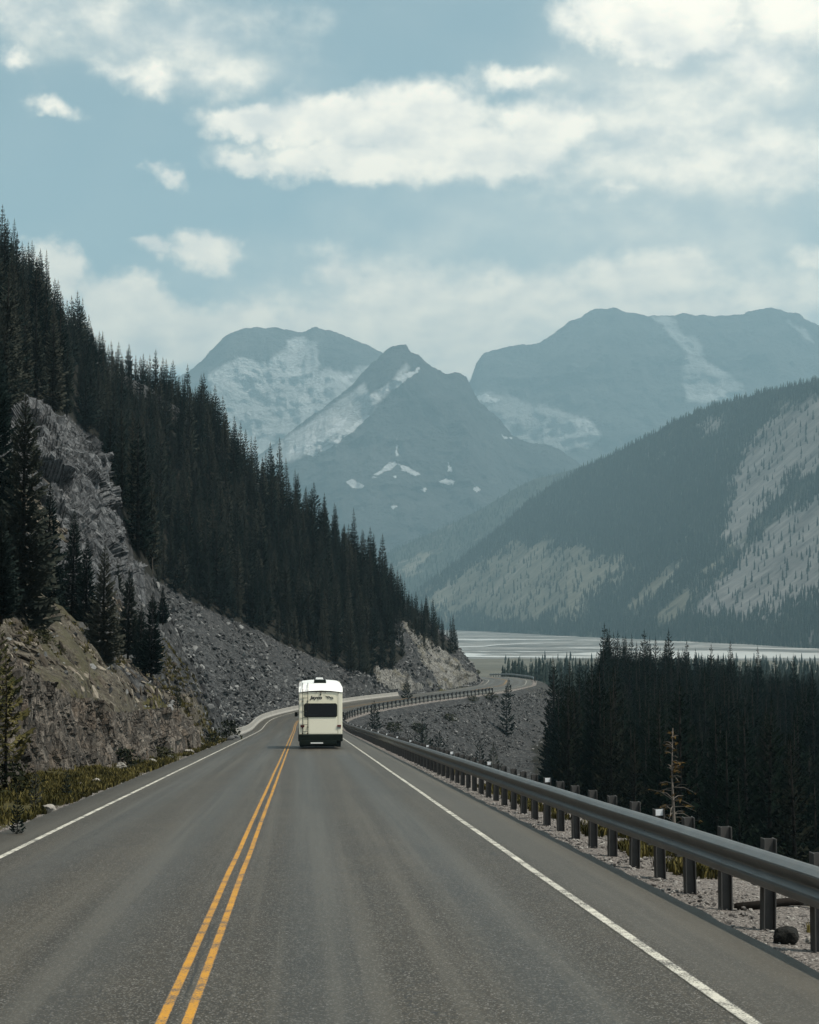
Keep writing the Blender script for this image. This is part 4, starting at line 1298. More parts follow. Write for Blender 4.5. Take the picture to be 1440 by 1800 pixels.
# the same wood goes on over the slope left of the frame
N = 5000
d_ = rng.uniform(30, 330, N); t_ = -rng.uniform(16, 92, N)
x_, y_, _ = RO(d_, t_); z_ = G(x_, y_, d_, t_)
u_, v_ = PX(np.stack([x_, y_, z_], -1))
ins = (u_ < -70) & (u_ > -2600)
x_, y_, z_, u_, v_ = [q[ins] for q in (x_, y_, z_, u_, v_)]
OUT_L = [[x_[i], y_[i], z_[i] - .1, random.uniform(6, 12), 'hill', random.randrange(5), u_[i], v_[i]] for i in poisson(x_, y_, 2.6)]
# right forest
N = 24000
d_ = rng.uniform(78, 430, N); x_ = rng.uniform(5, 175, N); y_ = d_.copy()
dd_, t_ = ROinv(x_, y_)
z_ = G(x_, y_, dd_, t_)
u_, v_ = PX(np.stack([x_, y_, z_], -1))
edge_u = np.interp(y_, [80, 150, 200, 260, 320, 400], [1015, 985, 965, 1000, 1045, 1060])
ins = (t_ > 13) & (u_ > edge_u) & (u_ < 2300) & (z_ < zvalley(x_, y_) + 6.5)
x_, y_, z_, u_, v_ = [q[ins] for q in (x_, y_, z_, u_, v_)]
k_ = poisson(x_, y_, 2.8)
RF = []
for i in k_:
    vt = np.interp(u_[i], [940, 980, 1040, 1070, 1130, 1250, 1320, 1440, 1500], [1190, 1165, 1128, 1108, 1120, 1138, 1160, 1172, 1180])
    hmax = W(u_[i], vt, y_[i])[2] - z_[i]
    h = min(random.uniform(10, 17), hmax * random.uniform(.60, 1.0))
    if y_[i] > 210: h = min(hmax * random.triangular(.50, 1.04, .74), 21)
    if h > 3:
        RF.append([x_[i], y_[i], z_[i] - .1, h, 'valley', random.randrange(5), u_[i], v_[i]])
# single trees one can point at
LN = 'spruces standing on the slope left of the road'
add_tree(38, 1112, 690, 78, 'near', 'tallest dark spruce left of the road, in front of the grey crag', LN)
add_tree(-8, 1035, 640, 95, 'near', 'dark spruce cut by the left photo edge beside the crag', LN)
add_tree(2, 1085, 880, 58, 'near', 'spruce at the left photo edge with lighter green boughs, low before the tallest spruce', LN)
add_tree(86, 1085, 850, 104, 'near', 'spruce between the tallest dark spruce and the crag foot', LN)
add_tree(126, 1098, 895, 108, 'near', 'slim spruce before the middle of the crag foot', LN)
add_tree(150, 1110, 945, 106, 'near', 'spruce half hidden behind the bushy one on the soil slope', LN)
add_tree(180, 1166, 955, 98, 'near', 'bushy dark spruce alone on the tan soil slope above the rock cut', LN)
add_tree(225, 1150, 1000, 110, 'near', 'spruce right behind the bushy dark one, below the crag edge', LN)
add_tree(246, 1172, 1062, 108, 'near', 'short spruce between two taller ones above the scree edge', LN)
add_tree(266, 1184, 1040, 104, 'near', 'lowest full size spruce on the soil slope, beside the grey scree', LN)
add_tree(286, 1095, 1028, 150, 'near', 'small dark spruce alone at the upper edge of the grey scree', LN)
add_tree(206, 1080, 985, 128, 'near', 'thin spruce against the right foot of the crag', LN)
add_tree(84, 1168, 1100, 80, 'young', 'yellow green sapling on the tan soil slope', 'saplings near the rock cut')
add_tree(10, 1345, 1150, 46, 'young', 'yellow green young conifer at the left photo edge before the rock cut', 'saplings near the rock cut')
add_tree(-4, 1255, 1095, 52, 'young', 'young conifer cut by the left photo edge above the rock cut', 'saplings near the rock cut')
add_tree(62, 1418, 1352, 42, 'seedling', 'dark knee high seedling on the grass verge, left of its twin', 'saplings near the rock cut')
add_tree(117, 1398, 1350, 46, 'seedling', 'dark knee high seedling on the grass verge, right of its twin', 'saplings near the rock cut')
add_tree(312, 1245, 1200, 108, 'seedling', 'small dark conifer on top of the right end of the rock cut', 'saplings near the rock cut')
add_tree(30, 1470, 1395, 33, 'seedling', 'dark seedling nearest to the camera on the left verge', 'saplings near the rock cut')
GT = 'small conifers on the scree below the road'
for (u, vb, vt, d, lb) in [(745, 1316, 1262, 195, 'dark bushy conifer behind the near guardrail, tallest on the grey scree'), (770, 1318, 1285, 195, 'short conifer just right of the bushy one behind the near guardrail'),
                           (721, 1312, 1286, 200, 'short conifer just left of the bushy one behind the near guardrail'), (658, 1250, 1231, 240, 'tiny conifer poking over the far guardrail right of the motorhome'),
                           (891, 1250, 1208, 285, 'thin conifer alone on the scree below the end of the far guardrail'), (894, 1212, 1192, 310, 'tiny conifer beside the end of the far guardrail'),
                           (843, 1330, 1300, 225, 'stunted conifer low on the grey scree, left of the forest edge'), (868, 1340, 1305, 215, 'stunted conifer low on the scree nearest to the forest edge'),
                           (754, 1178, 1154, 330, 'lone small conifer on the pale bluff'), (716, 1216, 1190, 285, 'small conifer at the foot of the pale bluff near the road')]:
    x, y, _z0 = W(u, vb, d)
    TREES.append([x, y, float(G(np.array([x]), np.array([y]))[0]) - .1, W(u, vt, d)[2] - float(G(np.array([x]), np.array([y]))[0]), 'seedling', random.randrange(2), lb, GT])
ORD = ['first', 'second', 'third', 'fourth', 'fifth', 'sixth', 'seventh', 'eighth', 'ninth', 'tenth', 'eleventh', 'twelfth', 'thirteenth']
SPN = {True: -1, False: -1}
SPG = 'tall spruces rising above the top of the valley forest'
for (u, vt, d, h) in [(1067, 1096, 262, 17), (1078, 1112, 270, 15), (1101, 1118, 258, 14), (1132, 1107, 268, 15), (1151, 1121, 262, 14), (1175, 1106, 272, 16), (1206, 1126, 262, 14), (1250, 1132, 268, 14), (1287, 1126, 262, 15), (1332, 1136, 258, 14), (1366, 1156, 250, 13), (1395, 1150, 262, 14), (1426, 1172, 244, 13),
                      (977, 1155, 205, 15), (991, 1184, 212, 13), (1034, 1186, 214, 13), (1082, 1162, 172, 17), (1160, 1185, 176, 15), (1218, 1190, 180, 15), (1275, 1202, 160, 16), (1306, 1206, 152, 16), (1341, 1242, 124, 15), (1400, 1226, 128, 16)]:
    t_ = W(u, vt, d)
    far_ = d > 240
    SPN[far_] += 1
    lb = ('tall spruce tip clear of the valley forest top, %s from the left' if far_ else 'large spruce standing out in front of the valley forest, %s from the left') % ORD[SPN[far_]]
    TREES.append([t_[0], t_[1], t_[2] - h, h, 'valley', random.choice([0, 1, 2, 3]), lb, SPG if far_ else 'large spruces standing out in front of the valley forest'])
N_SINGLE = len(TREES)


def plant(x, y, z, h, kind, var, label, group, name='spruce_tree'):
    tm, cm = KIND[kind][var]
    H0 = {'hill': 10, 'valley': 14, 'near': 10, 'young': 3, 'seedling': 3}[kind]
    root = empty(name, (x, y, z), random.uniform(0, 6.28))
    k = h / H0
    wv = random.uniform(.85, 1.15) if kind in ('hill', 'valley') else 1.0
    root.scale = (k * wv, k * wv, k)
    root.rotation_euler[0] = random.gauss(0, .012); root.rotation_euler[1] = random.gauss(0, .012)
    link('trunk', tm, root); link('crown', cm, root)
    return tag(root, label, 'tree', group)


for tr_ in TREES:
    nm = 'young_conifer' if tr_[4] in ('young', 'seedling') else 'spruce_tree'
    plant(*tr_, name=nm)


def zone_left(u, v, h):
    if u < 50: a = 'at the left photo edge'
    elif u < 130: a = 'above the left half of the crag'
    elif u < 210: a = 'above the right half of the crag'
    elif u < 255: a = 'just right of the crag'
    elif u < 300: a = 'a little right of the crag'
    elif u < 390: a = 'left of the round topped mountain'
    elif u < 480: a = 'left of the motorhome, under the glacier'
    elif u < 570: a = 'straight above the motorhome'
    elif u < 640: a = 'just right above the motorhome'
    elif u < 700: a = 'left above the pale bluff'
    elif u < 760: a = 'above the pale bluff'
    else: a = 'at the very end of the spur'
    sk = np.interp(u, [-60, 0, 60, 120, 200, 350, 440, 540, 690, 740, 810], [460, 478, 530, 625, 690, 750, 855, 940, 1050, 1090, 1138])
    if v < sk + 28: b = 'skyline spruce'
    elif v > 990 and u > 220: b = 'lower edge spruce'
    elif v < sk + 120: b = 'upper slope spruce'
    elif v < sk + 230: b = 'mid slope spruce'
    else: b = 'low slope spruce'
    return b + ' of the left forest, ' + a


def zone_right(u, v, y):
    a = 'left edge' if u < 1010 else 'left part' if u < 1080 else 'centre left' if u < 1160 else 'centre' if u < 1230 else 'centre right' if u < 1310 else 'right part' if u < 1380 else 'right photo edge'
    b = 'front' if y < 140 else 'second' if y < 185 else 'third' if y < 235 else 'back'
    return 'dark spruce in the %s rows of the valley forest, %s' % (b, a)


QUOTA = 298 - len([t for t in TREES if t[4] in ('near', 'valley')])
# rank: apparent height, a bonus for tips that stand free
cand = []
for q in LF:
    if q[6] < -8: continue
    cand.append((q[3] / q[1] * (.35 if q[6] < 55 and not zone_left(q[6], q[7], q[3]).startswith('skyline') else 1) * (0.9 + .9 * (zone_left(q[6], q[7], q[3]).startswith('slender'))), 'L', q))
for q in RF:
    if q[6] > 1445: continue
    cand.append((q[3] / q[1] * (0.8 + .9 * (q[1] > 150)), 'R', q))
cand.sort(key=lambda c: -c[0])
nl = sum(1 for c in cand if c[1] == 'L')
qL = int(QUOTA * .58); qR = QUOTA - qL
restL, restR = [q for q in LF if q[6] < -8] + OUT_L, [q for q in RF if q[6] > 1445]
for sc_, side, q in cand:
    if side == 'L' and qL > 0:
        qL -= 1; lb = zone_left(q[6], q[7], q[3])
        plant(*q[:6], lb, lb.replace('spruce of', 'spruces of'))
    elif side == 'R' and qR > 0:
        qR -= 1; lb = zone_right(q[6], q[7], q[1])
        plant(*q[:6], lb, lb.replace('dark spruce', 'dark spruces'))
    else:
        (restL if side == 'L' else restR).append(q)


def joined(kind, H0):
    """One mesh of trunk and crown for the scattered rest."""
    res = []
    for tm, cm in KIND[kind]:
        bm = bmesh.new(); bm.from_mesh(cm)
        n0 = len(bm.faces)
        bm.from_mesh(tm)
        bm.faces.ensure_lookup_table()
        for fc in bm.faces[n0:]: fc.material_index = 1
        me = bpy.data.meshes.new(kind + '_spruce_shape'); bm.to_mesh(me); bm.free()
        me.materials.append(cm.materials[0]); me.materials.append(tm.materials[0])
        res.append(me)
    return res


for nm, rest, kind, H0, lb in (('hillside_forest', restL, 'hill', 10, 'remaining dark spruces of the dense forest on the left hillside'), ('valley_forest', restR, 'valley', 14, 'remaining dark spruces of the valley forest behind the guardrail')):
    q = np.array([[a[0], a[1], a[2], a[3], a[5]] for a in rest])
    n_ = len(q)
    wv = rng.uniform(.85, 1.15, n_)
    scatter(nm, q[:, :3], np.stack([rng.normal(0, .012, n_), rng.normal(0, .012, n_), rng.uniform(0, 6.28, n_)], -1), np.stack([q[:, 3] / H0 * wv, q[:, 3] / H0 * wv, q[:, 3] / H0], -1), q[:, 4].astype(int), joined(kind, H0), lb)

# trees of the middle distance on the valley floor
N = 9000
y_ = rng.uniform(430, 1250, N); u_ = rng.uniform(800, 1560, N); x_ = (u_ - 720) / FPX * y_
pn = fbm(np.stack([x_, y_, 0 * x_], -1), 0.012, 4, 0.5, 91)
dd_, t_ = ROinv(x_, y_)
ok = ((pn > 0.03) | (u_ > 1100)) & (np.abs(t_) > 14) & (rng.random(N) < np.where(y_ < 760, .42, .07)) & ((u_ > 880) | (y_ < 640))
x_, y_ = x_[ok], y_[ok]
z_ = np.where(y_ < 640, G(x_, y_), zvalley(x_, y_))
h_ = rng.uniform(4, 9.5, len(x_)) * np.where(y_ > 800, .75, 1)
n_ = len(x_)
scatter('valley_trees', np.stack([x_, y_, z_ - .4], -1), np.stack([0 * x_, 0 * x_, rng.uniform(0, 6.28, n_)], -1), np.stack([h_ * 1.15, h_ * 1.15, h_], -1), rng.integers(0, 4, n_), FAR, 'small conifers scattered over the valley floor beyond the road bend')


def hill_forest(name, P, u, v, at, count, hlo, hhi, label, seed, thin=None):
    nu, nv = P.shape[:2]
    i = rng.integers(0, nu - 1, count * 4); j = rng.integers(0, nv - 3, count * 4)
    a = rng.random(count * 4)[:, None]; b = rng.random(count * 4)[:, None]
    p = P[i, j] * (1 - a) * (1 - b) + P[i + 1, j] * a * (1 - b) + P[i, j + 1] * (1 - a) * b + P[i + 1, j + 1] * a * b
    mk = np.maximum(at['meadow'], at['scree'])[i, j]
    nz2 = fbm(p, 0.012, 4, 0.55, seed)
    pr = np.clip(0.55 - (mk + 60 * nz2) / 26.0, 0.05, 1.0)
    area = np.linalg.norm(np.cross(P[i + 1, j] - P[i, j], P[i, j + 1] - P[i, j]), axis=-1)
    area = area / np.percentile(area, 92)
    ok = (rng.random(count * 4) < pr * np.clip(area, 0, 1)) & (u[i, j] > 560) & (u[i, j] < 1520)
    p = p[ok][:count]
    n_ = len(p)
    h = rng.uniform(hlo, hhi, n_) * (0.8 + 0.5 * rng.random(n_) ** 3)
    scatter(name, p - np.array([0, 0, .5]), np.stack([0 * h, 0 * h, rng.uniform(0, 6.28, n_)], -1), np.stack([h * 1.1, h * 1.1, h], -1), rng.integers(0, 4, n_), FAR, label)


hill_forest('far_hill_forest', hillP, hU, hV, hAt, 26000, 9, 17, 'dense conifer forest covering the large far hill', 95)
hill_forest('ridge_forest', ridgeP, rU, rV, rAt, 9000, 10, 17, 'conifer forest covering the hazy blue ridge', 97)


# dead and dying trees
def dead_tree(name, u, vb, vt, d, mat_wood, mat_leaf, label, seed, branches=26, spread=.22, zbase=None):
    r = random.Random(seed)
    b = W(u, vb, d); t = W(u, vt, d)
    z0 = float(G(np.array([b[0]]), np.array([b[1]]))[0]) if zbase is None else zbase
    H = t[2] - z0
    root = empty(name, (b[0], b[1], z0), 0)
    mb = MB(); mb.tube([(0, 0, -.3), (.03, .0, H * .35), (-.02, 0, H * .7), (.02, 0, H)], [H * .012 + .02, H * .010 + .012, .022, .008], 7)
    mb.build('trunk', mat_wood, root, smooth=True)
    br = MB(); lf = []; lff = []
    for k in range(branches):
        q = r.uniform(.22, .97); a = r.uniform(0, 6.28); L = H * spread * (1.1 - q) * r.uniform(.4, 1.3)
        e = Vector((math.cos(a) * L, math.sin(a) * L, H * q + L * r.uniform(-.35, .45)))
        s0 = Vector((0, 0, H * q)); mid = (s0 + e) / 2 + Vector((0, 0, L * .12))
        br.tube([s0, mid, e], [.014, .010, .004], 4)
        if mat_leaf and r.random() < .75:
            for _ in range(5):
                c = s0.lerp(e, r.uniform(.45, 1.05)); w = .06 + .10 * r.random(); i = len(lf)
                o1 = Vector((r.uniform(-1, 1), r.uniform(-1, 1), r.uniform(-.6, .3))) * w; o2 = Vector((r.uniform(-1, 1), r.uniform(-1, 1), r.uniform(-.8, .2))) * w
                lf += [tuple(c), tuple(c + o1), tuple(c + o2)]; lff.append((i, i + 1, i + 2))
    br.build('branches', mat_wood, root)
    if lff:
        me = bpy.data.meshes.new('foliage'); me.from_pydata(lf, [], lff); me.materials.append(mat_leaf); link('foliage', me, root)
    return tag(root, label, 'tree')


dead_tree('dying_tree', 1183, 1440, 1280, 50, M['grey_wood'], M['needles_gold'], 'thin half dead tree with golden needles just behind the guardrail', 1, 60, .24)
dead_tree('dead_snag', 157, 1206, 1158, 82, M['grey_wood'], None, 'bare thin snag standing on the tan soil slope above the rock cut', 2, 8, .12, zbase=float(W(157, 1206, 82)[2]))
dead_tree('dead_snag', 56, 880, 742, 128, M['grey_wood'], None, 'tall bare snag against the left side of the grey crag', 3, 16, .10, zbase=float(W(56, 880, 128)[2]))
dead_tree('dead_snag', 268, 1022, 980, 158, M['grey_wood'], None, 'pale bare snag at the forest edge right of the crag foot', 4, 6, .10)


# shrubs
def shrub_mesh(name, seed, mat, n=420):
    r = random.Random(seed); v = []; f = []
    for _ in range(n):
        a = r.uniform(0, 6.28); q = r.random(); rr = (0.35 + .65 * r.random()) * .5 * math.sqrt(max(.05, 1 - (q - .25) ** 2 * 1.6)); lob = 1 + .3 * math.sin(a * 3 + seed)
        c = Vector((math.cos(a) * rr * lob, math.sin(a) * rr * lob, q * .75 * (1 - .35 * rr)))
        w = .05 + .04 * r.random(); i = len(v)
        o1 = Vector((r.uniform(-1, 1), r.uniform(-1, 1), r.uniform(-.5, 1))) * w; o2 = Vector((r.uniform(-1, 1), r.uniform(-1, 1), r.uniform(-.5, 1))) * w
        v += [tuple(c), tuple(c + o1), tuple(c + o1 + o2), tuple(c + o2)]; f.append((i, i + 1, i + 2, i + 3))
    me = bpy.data.meshes.new(name); me.from_pydata(v, [], f); me.materials.append(mat)
    return me


SHR = [shrub_mesh('shrub_foliage', 600 + k, M['shrub']) for k in range(3)]
STM = MB()
for k in range(5):
    STM.tube([(0, 0, -.1), (.2 * math.cos(k * 1.3), .2 * math.sin(k * 1.3), .4)], [.02, .008], 5)
STMm = STM.mesh('shrub_stem', M['bark'])
for k, (u, v, d, w, h, lb) in enumerate([
        (402, 1283, 138, 2.0, 1.5, 'round dark shrub on the verge where the concrete barrier begins'), (372, 1280, 122, 1.2, .8, 'low shrub on the verge left of the round dark one'),
        (325, 1292, 100, 1.0, .7, 'low shrub at the right end of the rock cut'), (218, 1352, 72, 1.3, .7, 'mossy shrub at the middle foot of the rock cut'), (285, 1322, 85, 1.4, .6, 'flat shrub at the foot of the rock cut near a pale boulder'),
        (20, 1400, 46, 1.3, .9, 'shrub before the left end of the rock cut'), (70, 1160, 76, 1.2, .6, 'shrub beside the yellow green sapling on the soil slope'),
        (95, 1172, 82, 1.0, .5, 'low shrub just right of the sapling on the soil slope'), (690, 1248, 246, 3.2, 1.3, 'dark shrub below the far guardrail, nearest to the motorhome'), (735, 1244, 255, 2.6, 1.2, 'dark shrub below the far guardrail, second from the motorhome'),
        (790, 1240, 272, 2.4, 1.1, 'dark shrub below the middle of the far guardrail'), (830, 1222, 292, 2.2, .9, 'small shrub below the far guardrail near its end'), (862, 1218, 300, 2.8, 1.2, 'dark shrub under the end of the far guardrail'),
        (838, 1190, 372, 2.0, .8, 'shrub on the verge at the foot of the bluff inside the bend'), (675, 1262, 232, 2.6, 1.0, 'dark shrub low on the fill right of the motorhome')]):
    b = W(u, v, d)
    z0 = float(G(np.array([b[0]]), np.array([b[1]]))[0])
    root = empty('shrub', (b[0], b[1], z0 - .05), k * 1.1); root.scale = (w, w, h / .75)
    link('foliage', SHR[k % 3], root); link('stem', STMm, root)
    tag(root, lb, 'shrub', 'low shrubs by the road')

# boulders
for k, (u, v, d, sx, sy, sz, mt, lb, flat) in enumerate([
        (84, 1414, 40.5, .55, .4, .34, 'white_stone', 'broken pale rock at the pavement edge, nearest to the camera on the left', .7),
        (213, 1347, 69, .5, .4, .40, 'white_stone', 'pale boulder in the grass below the middle of the rock cut', .8),
        (168, 1377, 56, .45, .35, .3, 'white_stone', 'flat pale stone on the grass verge between rock cut and pavement', .7),
        (141, 1379, 54, .28, .25, .22, 'white_stone', 'small pale stone on the verge left of the flat one', .8),
        (330, 1303, 97, .9, .6, .32, 'white_stone', 'flat pale slab at the right foot of the rock cut', .6),
        (268, 1334, 78, .7, .5, .3, 'white_stone', 'pale angular rock on the grass right of the pale boulder', .6),
        (1383, 1632, 17.9, .33, .26, .26, 'dark_stone', 'black boulder on the gravel beside a guardrail post', .85),
        (1425, 1632, 18.0, .14, .12, .10, 'white_stone', 'pale stone beside the black boulder on the gravel', .8),
        (412, 1283, 137, 1.2, .9, .6, 'scree', 'grey boulder in the grass at the start of the concrete barrier', .8)]):
    b = W(u, v, d)
    z0 = float(G(np.array([b[0]]), np.array([b[1]]))[0])
    o = link('boulder', rock_mesh('boulder', 700 + k, M[mt], flat, 3, .32), None, (b[0], b[1], z0 + sz * .25))
    q_ = .72 if d < 120 else 1.0
    o.scale = (sx * q_, sy * q_, sz * q_ / flat); o.rotation_euler[2] = k * .9
    tag(o, lb, 'rock')
logm = MB(); logm.tube([(-1.4, 0, .05), (0, .1, .12), (1.5, -.05, .05)], [.09, .08, .05], 7)
_b = W(1318, 1562, 21.5)
_l = logm.build('fallen_log', M['bark'], smooth=True, loc=(_b[0] + .5, _b[1], float(G(np.array([_b[0] + .5]), np.array([_b[1]]))[0])))
_l.rotation_euler[2] = .2
_l.scale = (.5, .6, .6)
tag(_l, 'short dark fallen log on the gravel behind the guardrail', 'log')

# ------------------------------------------------------------------ guardrail
gr = empty('guardrail', tuple(map(float, (RO(12.0, 5.5)[0], RO(12.0, 5.5)[1], RO(12.0, 5.5)[2] - .1))))
tag(gr, 'long steel guardrail on posts along the right road edge', 'guardrail')
g0 = Vector(gr.location)
GT0 = 5.45
arc = np.concatenate([[0], np.cumsum(np.hypot(np.diff(RO(dd, GT0)[0]), np.diff(RO(dd, GT0)[1])))])


def at_arc(a):
    return float(np.interp(a, arc, dd))


A0 = float(np.interp(8.5, dd, arc)); A1 = float(np.interp(309, dd, arc))
prof = [(0.0, .36), (.02, .356), (.050, .338), (.100, .296), (.108, .282), (.104, .268), (.045, .192), (.030, .172), (.030, .160), (.042, .146), (.080, .108), (.092, .088), (.090, .070), (.060, .018), (.045, .004), (.02, 0.0)]
sec = 3.81
k = 0
a = A0
RB = 0.49
while a < A1:
    st_ = np.linspace(a - .12, min(a + sec, A1) + .12, 9)
    d_s = np.array([at_arc(q) for q in st_])
    off = 0.002 * (k % 2)
    rows = []
    for dq in d_s:
        wob = 0.022 * (float(fbm(np.array([[dq, 0, 0]]), .10, 2, .5, 7)[0]))
        rows.append([tuple(float(c) for c in RO(dq, GT0 - o_ - off)[:2]) + (float(np.interp(dq, dd, cz)) - .10 + RB + z_ + wob,) for o_, z_ in prof])
    Pv = np.array(rows)
    back_ = Pv.copy()
    hx = np.array([[math.cos(np.interp(q, dd, hd)), -math.sin(np.interp(q, dd, hd)), 0] for q in d_s])[:, None]
    back_ = Pv + hx * 0.006
    nr_, nc_ = Pv.shape[:2]
    V2 = np.concatenate([Pv.reshape(-1, 3), back_.reshape(-1, 3)]) - np.array(g0)
    f1 = grid_faces(nr_, nc_)
    f2 = f1[:, ::-1] + nr_ * nc_
    ids = np.arange(nr_ * nc_).reshape(nr_, nc_)
    b1 = np.stack([ids[:-1, 0], ids[1:, 0], ids[1:, 0] + nr_ * nc_, ids[:-1, 0] + nr_ * nc_], -1)
    b2 = np.stack([ids[:-1, -1], ids[1:, -1], ids[1:, -1] + nr_ * nc_, ids[:-1, -1] + nr_ * nc_], -1)[:, ::-1]
    link('rail', mesh_np('rail', V2, np.concatenate([f1, f2, b1, b2]), M['steel'], False), gr)
    a += sec
    k += 1
# posts: I-section with spacer block, reflector plates on some
pm = MB()
pm.box(-.083, .083, -.065, -.052, -.5, .93); pm.box(-.083, .083, .052, .065, -.5, .93); pm.box(-.008, .008, -.0515, .0515, -.5, .93)
post_me = pm.mesh('post', M['post_steel'], 0.003)
bmh = MB()
bmh.box(-.075, .075, -.166, -.068, .46, .775)
block_me = bmh.mesh('spacer_block', M['post_steel'], 0.006)
cm_ = MB(); cm_.box(-.02, .02, -.20, -.15, .60, .65)
bolt_me = cm_.mesh('bolt', M['bolt'], 0.003)
rm = MB(); rm.box(-.055, .055, -.078, -.067, .845, .925)
refl_me = rm.mesh('reflector', M['reflector'], 0.002)
a = float(np.interp(13.2, dd, arc)) + .0
# start so that a post stands where the photograph shows one
b0 = W(1352, 1628, 18.9)
a = float(np.interp(18.75, dd, arc)) - 1.905 * 5
j = 0
while a < A1 - .3:
    dq = at_arc(a)
    h = float(np.interp(dq, dd, hd))
    x, y, z = [float(q) for q in RO(dq, GT0 + .170)]
    p = link('post', post_me, gr, Vector((x, y, z - .10)) - g0)
    p.rotation_euler = (random.gauss(0, .012), random.gauss(0, .012), -h + math.pi / 2 * 0 - math.pi / 2)
    link('spacer_block', block_me, p)
    if dq < 60: link('bolt', bolt_me, p)
    if j % 6 == 2: 
        r_ = link('reflector', refl_me, p)
        r_.rotation_euler[2] = math.pi / 2
        r_.location = (-.035, 0, 0)
    a += 1.905
    j += 1

# short outer guardrail where the road bends away behind the bluff
g2p = [float(q) for q in RO(395, 5.5)]
gr2 = empty('guardrail', g2p)
tag(gr2, 'short dark guardrail on the far outer side of the road bend', 'guardrail')
dq_ = np.arange(366, 452, 1.5)
rows = np.array([[tuple(float(c) for c in RO(q, 5.5 - o_)[:2]) + (float(np.interp(q, dd, cz)) - .1 + RB + z_,) for o_, z_ in prof] for q in dq_]) - np.array(g2p)
link('rail', mesh_np('rail', rows.reshape(-1, 3), grid_faces(len(dq_), len(prof)), M['steel'], False), gr2)
for q in np.arange(367, 451, 3.81):
    x, y, z = [float(c) for c in RO(q, 5.72)]
    p = link('post', post_me, gr2, Vector((x, y, z - .1)) - Vector(g2p))
    p.rotation_euler = (0, 0, -float(np.interp(q, dd, hd)) - math.pi / 2)

# concrete barrier along the left edge of the bend
cb_d = np.arange(150, 300, 0.5)
al = np.concatenate([[0], np.cumsum(np.hypot(np.diff(RO(dd, -4.75)[0]), np.diff(RO(dd, -4.75)[1])))])
ca0, ca1 = np.interp(150, dd, al), np.interp(292, dd, al)
cb0 = RO(150, -4.75)
cb = empty('concrete_barrier', (float(cb0[0]), float(cb0[1]), float(cb0[2])))
tag(cb, 'low pale concrete barrier along the left edge of the bend', 'barrier')
c0 = np.array(cb.location)
cprof = [(-.30, -.12), (.30, -.12), (.30, .08), (.17, .30), (.10, .78), (-.10, .78), (-.17, .30), (-.30, .08)]
a = ca0
while a < ca1:
    r_ = []
    for q in np.linspace(a, a + 2.98, 3):
        dq = float(np.interp(q, al, dd)); hh = float(np.interp(dq, dd, hd))
        x, y, z = [float(c) for c in RO(dq, -4.85)]
        sc_h = min(.74, .45 + (a - ca0) * .04)
        r_.append([(x + o_ * math.cos(hh), y - o_ * math.sin(hh), z + z_ * (sc_h if z_ > 0 else 1)) for o_, z_ in cprof])
    V3 = np.array(r_) - c0
    n8 = len(cprof)
    me = bpy.data.meshes.new('section')
    fs = [(i * n8 + b_, i * n8 + (b_ + 1) % n8, (i + 1) * n8 + (b_ + 1) % n8, (i + 1) * n8 + b_) for i in range(2) for b_ in range(n8)] + [tuple(range(n8))[::-1], tuple(range(2 * n8, 3 * n8))]
    me.from_pydata([tuple(p) for p in V3.reshape(-1, 3)], [], fs)
    me.materials.append(M['concrete'])
    link('section', me, cb)
    a += 3.0


# ------------------------------------------------------------------ motorhome
M['cream'] = simple('cream_fibreglass', (0.90, 0.845, 0.66), 0.42, 0, 0.06, 0.8)
M['cream_pale'] = simple('pale_cream_fibreglass', (0.92, 0.875, 0.71), 0.42, 0, 0.05, 0.8)
M['white_cap'] = simple('white_roof_cap', (0.86, 0.86, 0.84), 0.35, 0, 0.02, 0.8)
M['black_plastic'] = simple('black_plastic', (0.006, 0.010, 0.007), 0.6, 0, 0.2, 2)
M['black_plastic'].node_tree.nodes['Principled BSDF'].inputs['Specular IOR Level'].default_value = 0.12
M['dark_glass'] = simple('tinted_glass', (0.008, 0.010, 0.014), 0.06, 0, 0.1)
M['tyre'] = simple('tyre_rubber', (0.016, 0.016, 0.016), 0.85)
M['ladder'] = simple('dark_ladder_tube', (0.05, 0.05, 0.045), 0.4, 0.6)
M['red_lens'] = simple('dark_red_lens', (0.10, 0.008, 0.006), 0.25)
M['decal'] = simple('black_decal', (0.012, 0.012, 0.014), 0.45)
M['grey_decal'] = simple('grey_decal', (0.30, 0.30, 0.29), 0.45)
M['plate'] = simple('licence_plate', (0.72, 0.72, 0.70), 0.4)
M['rim'] = simple('steel_rim', (0.35, 0.35, 0.35), 0.35, 0.8)

D_C = 104.0
cxr = float(W(563.5, 1308, D_C)[0]); czr = float(np.interp(D_C, dd, cz))
head = float(np.interp(D_C + 3, dd, hd))
mh = empty('motorhome', (cxr, D_C, czr), -head)
tag(mh, 'cream motorhome with wide dark rear window and ladder driving in the right lane', 'motorhome')
HW = 1.215; LEN = 6.6
ZB, ZC, ZT = 0.80, 3.17, 3.62


def rrect(x0, x1, z0, z1, r, n=5):
    out = []
    for (cx_, cz_, a0) in ((x1 - r, z1 - r, 0), (x0 + r, z1 - r, 90), (x0 + r, z0 + r, 180), (x1 - r, z0 + r, 270)):
        for k in range(n + 1):
            t = R(a0 + 90 * k / n); out.append((cx_ + r * math.cos(t), cz_ + r * math.sin(t)))
    return out


b = MB(); b.box(-HW, HW, 0, LEN, ZB, ZC); body = b.build('body', M['cream'], mh, 0.05)
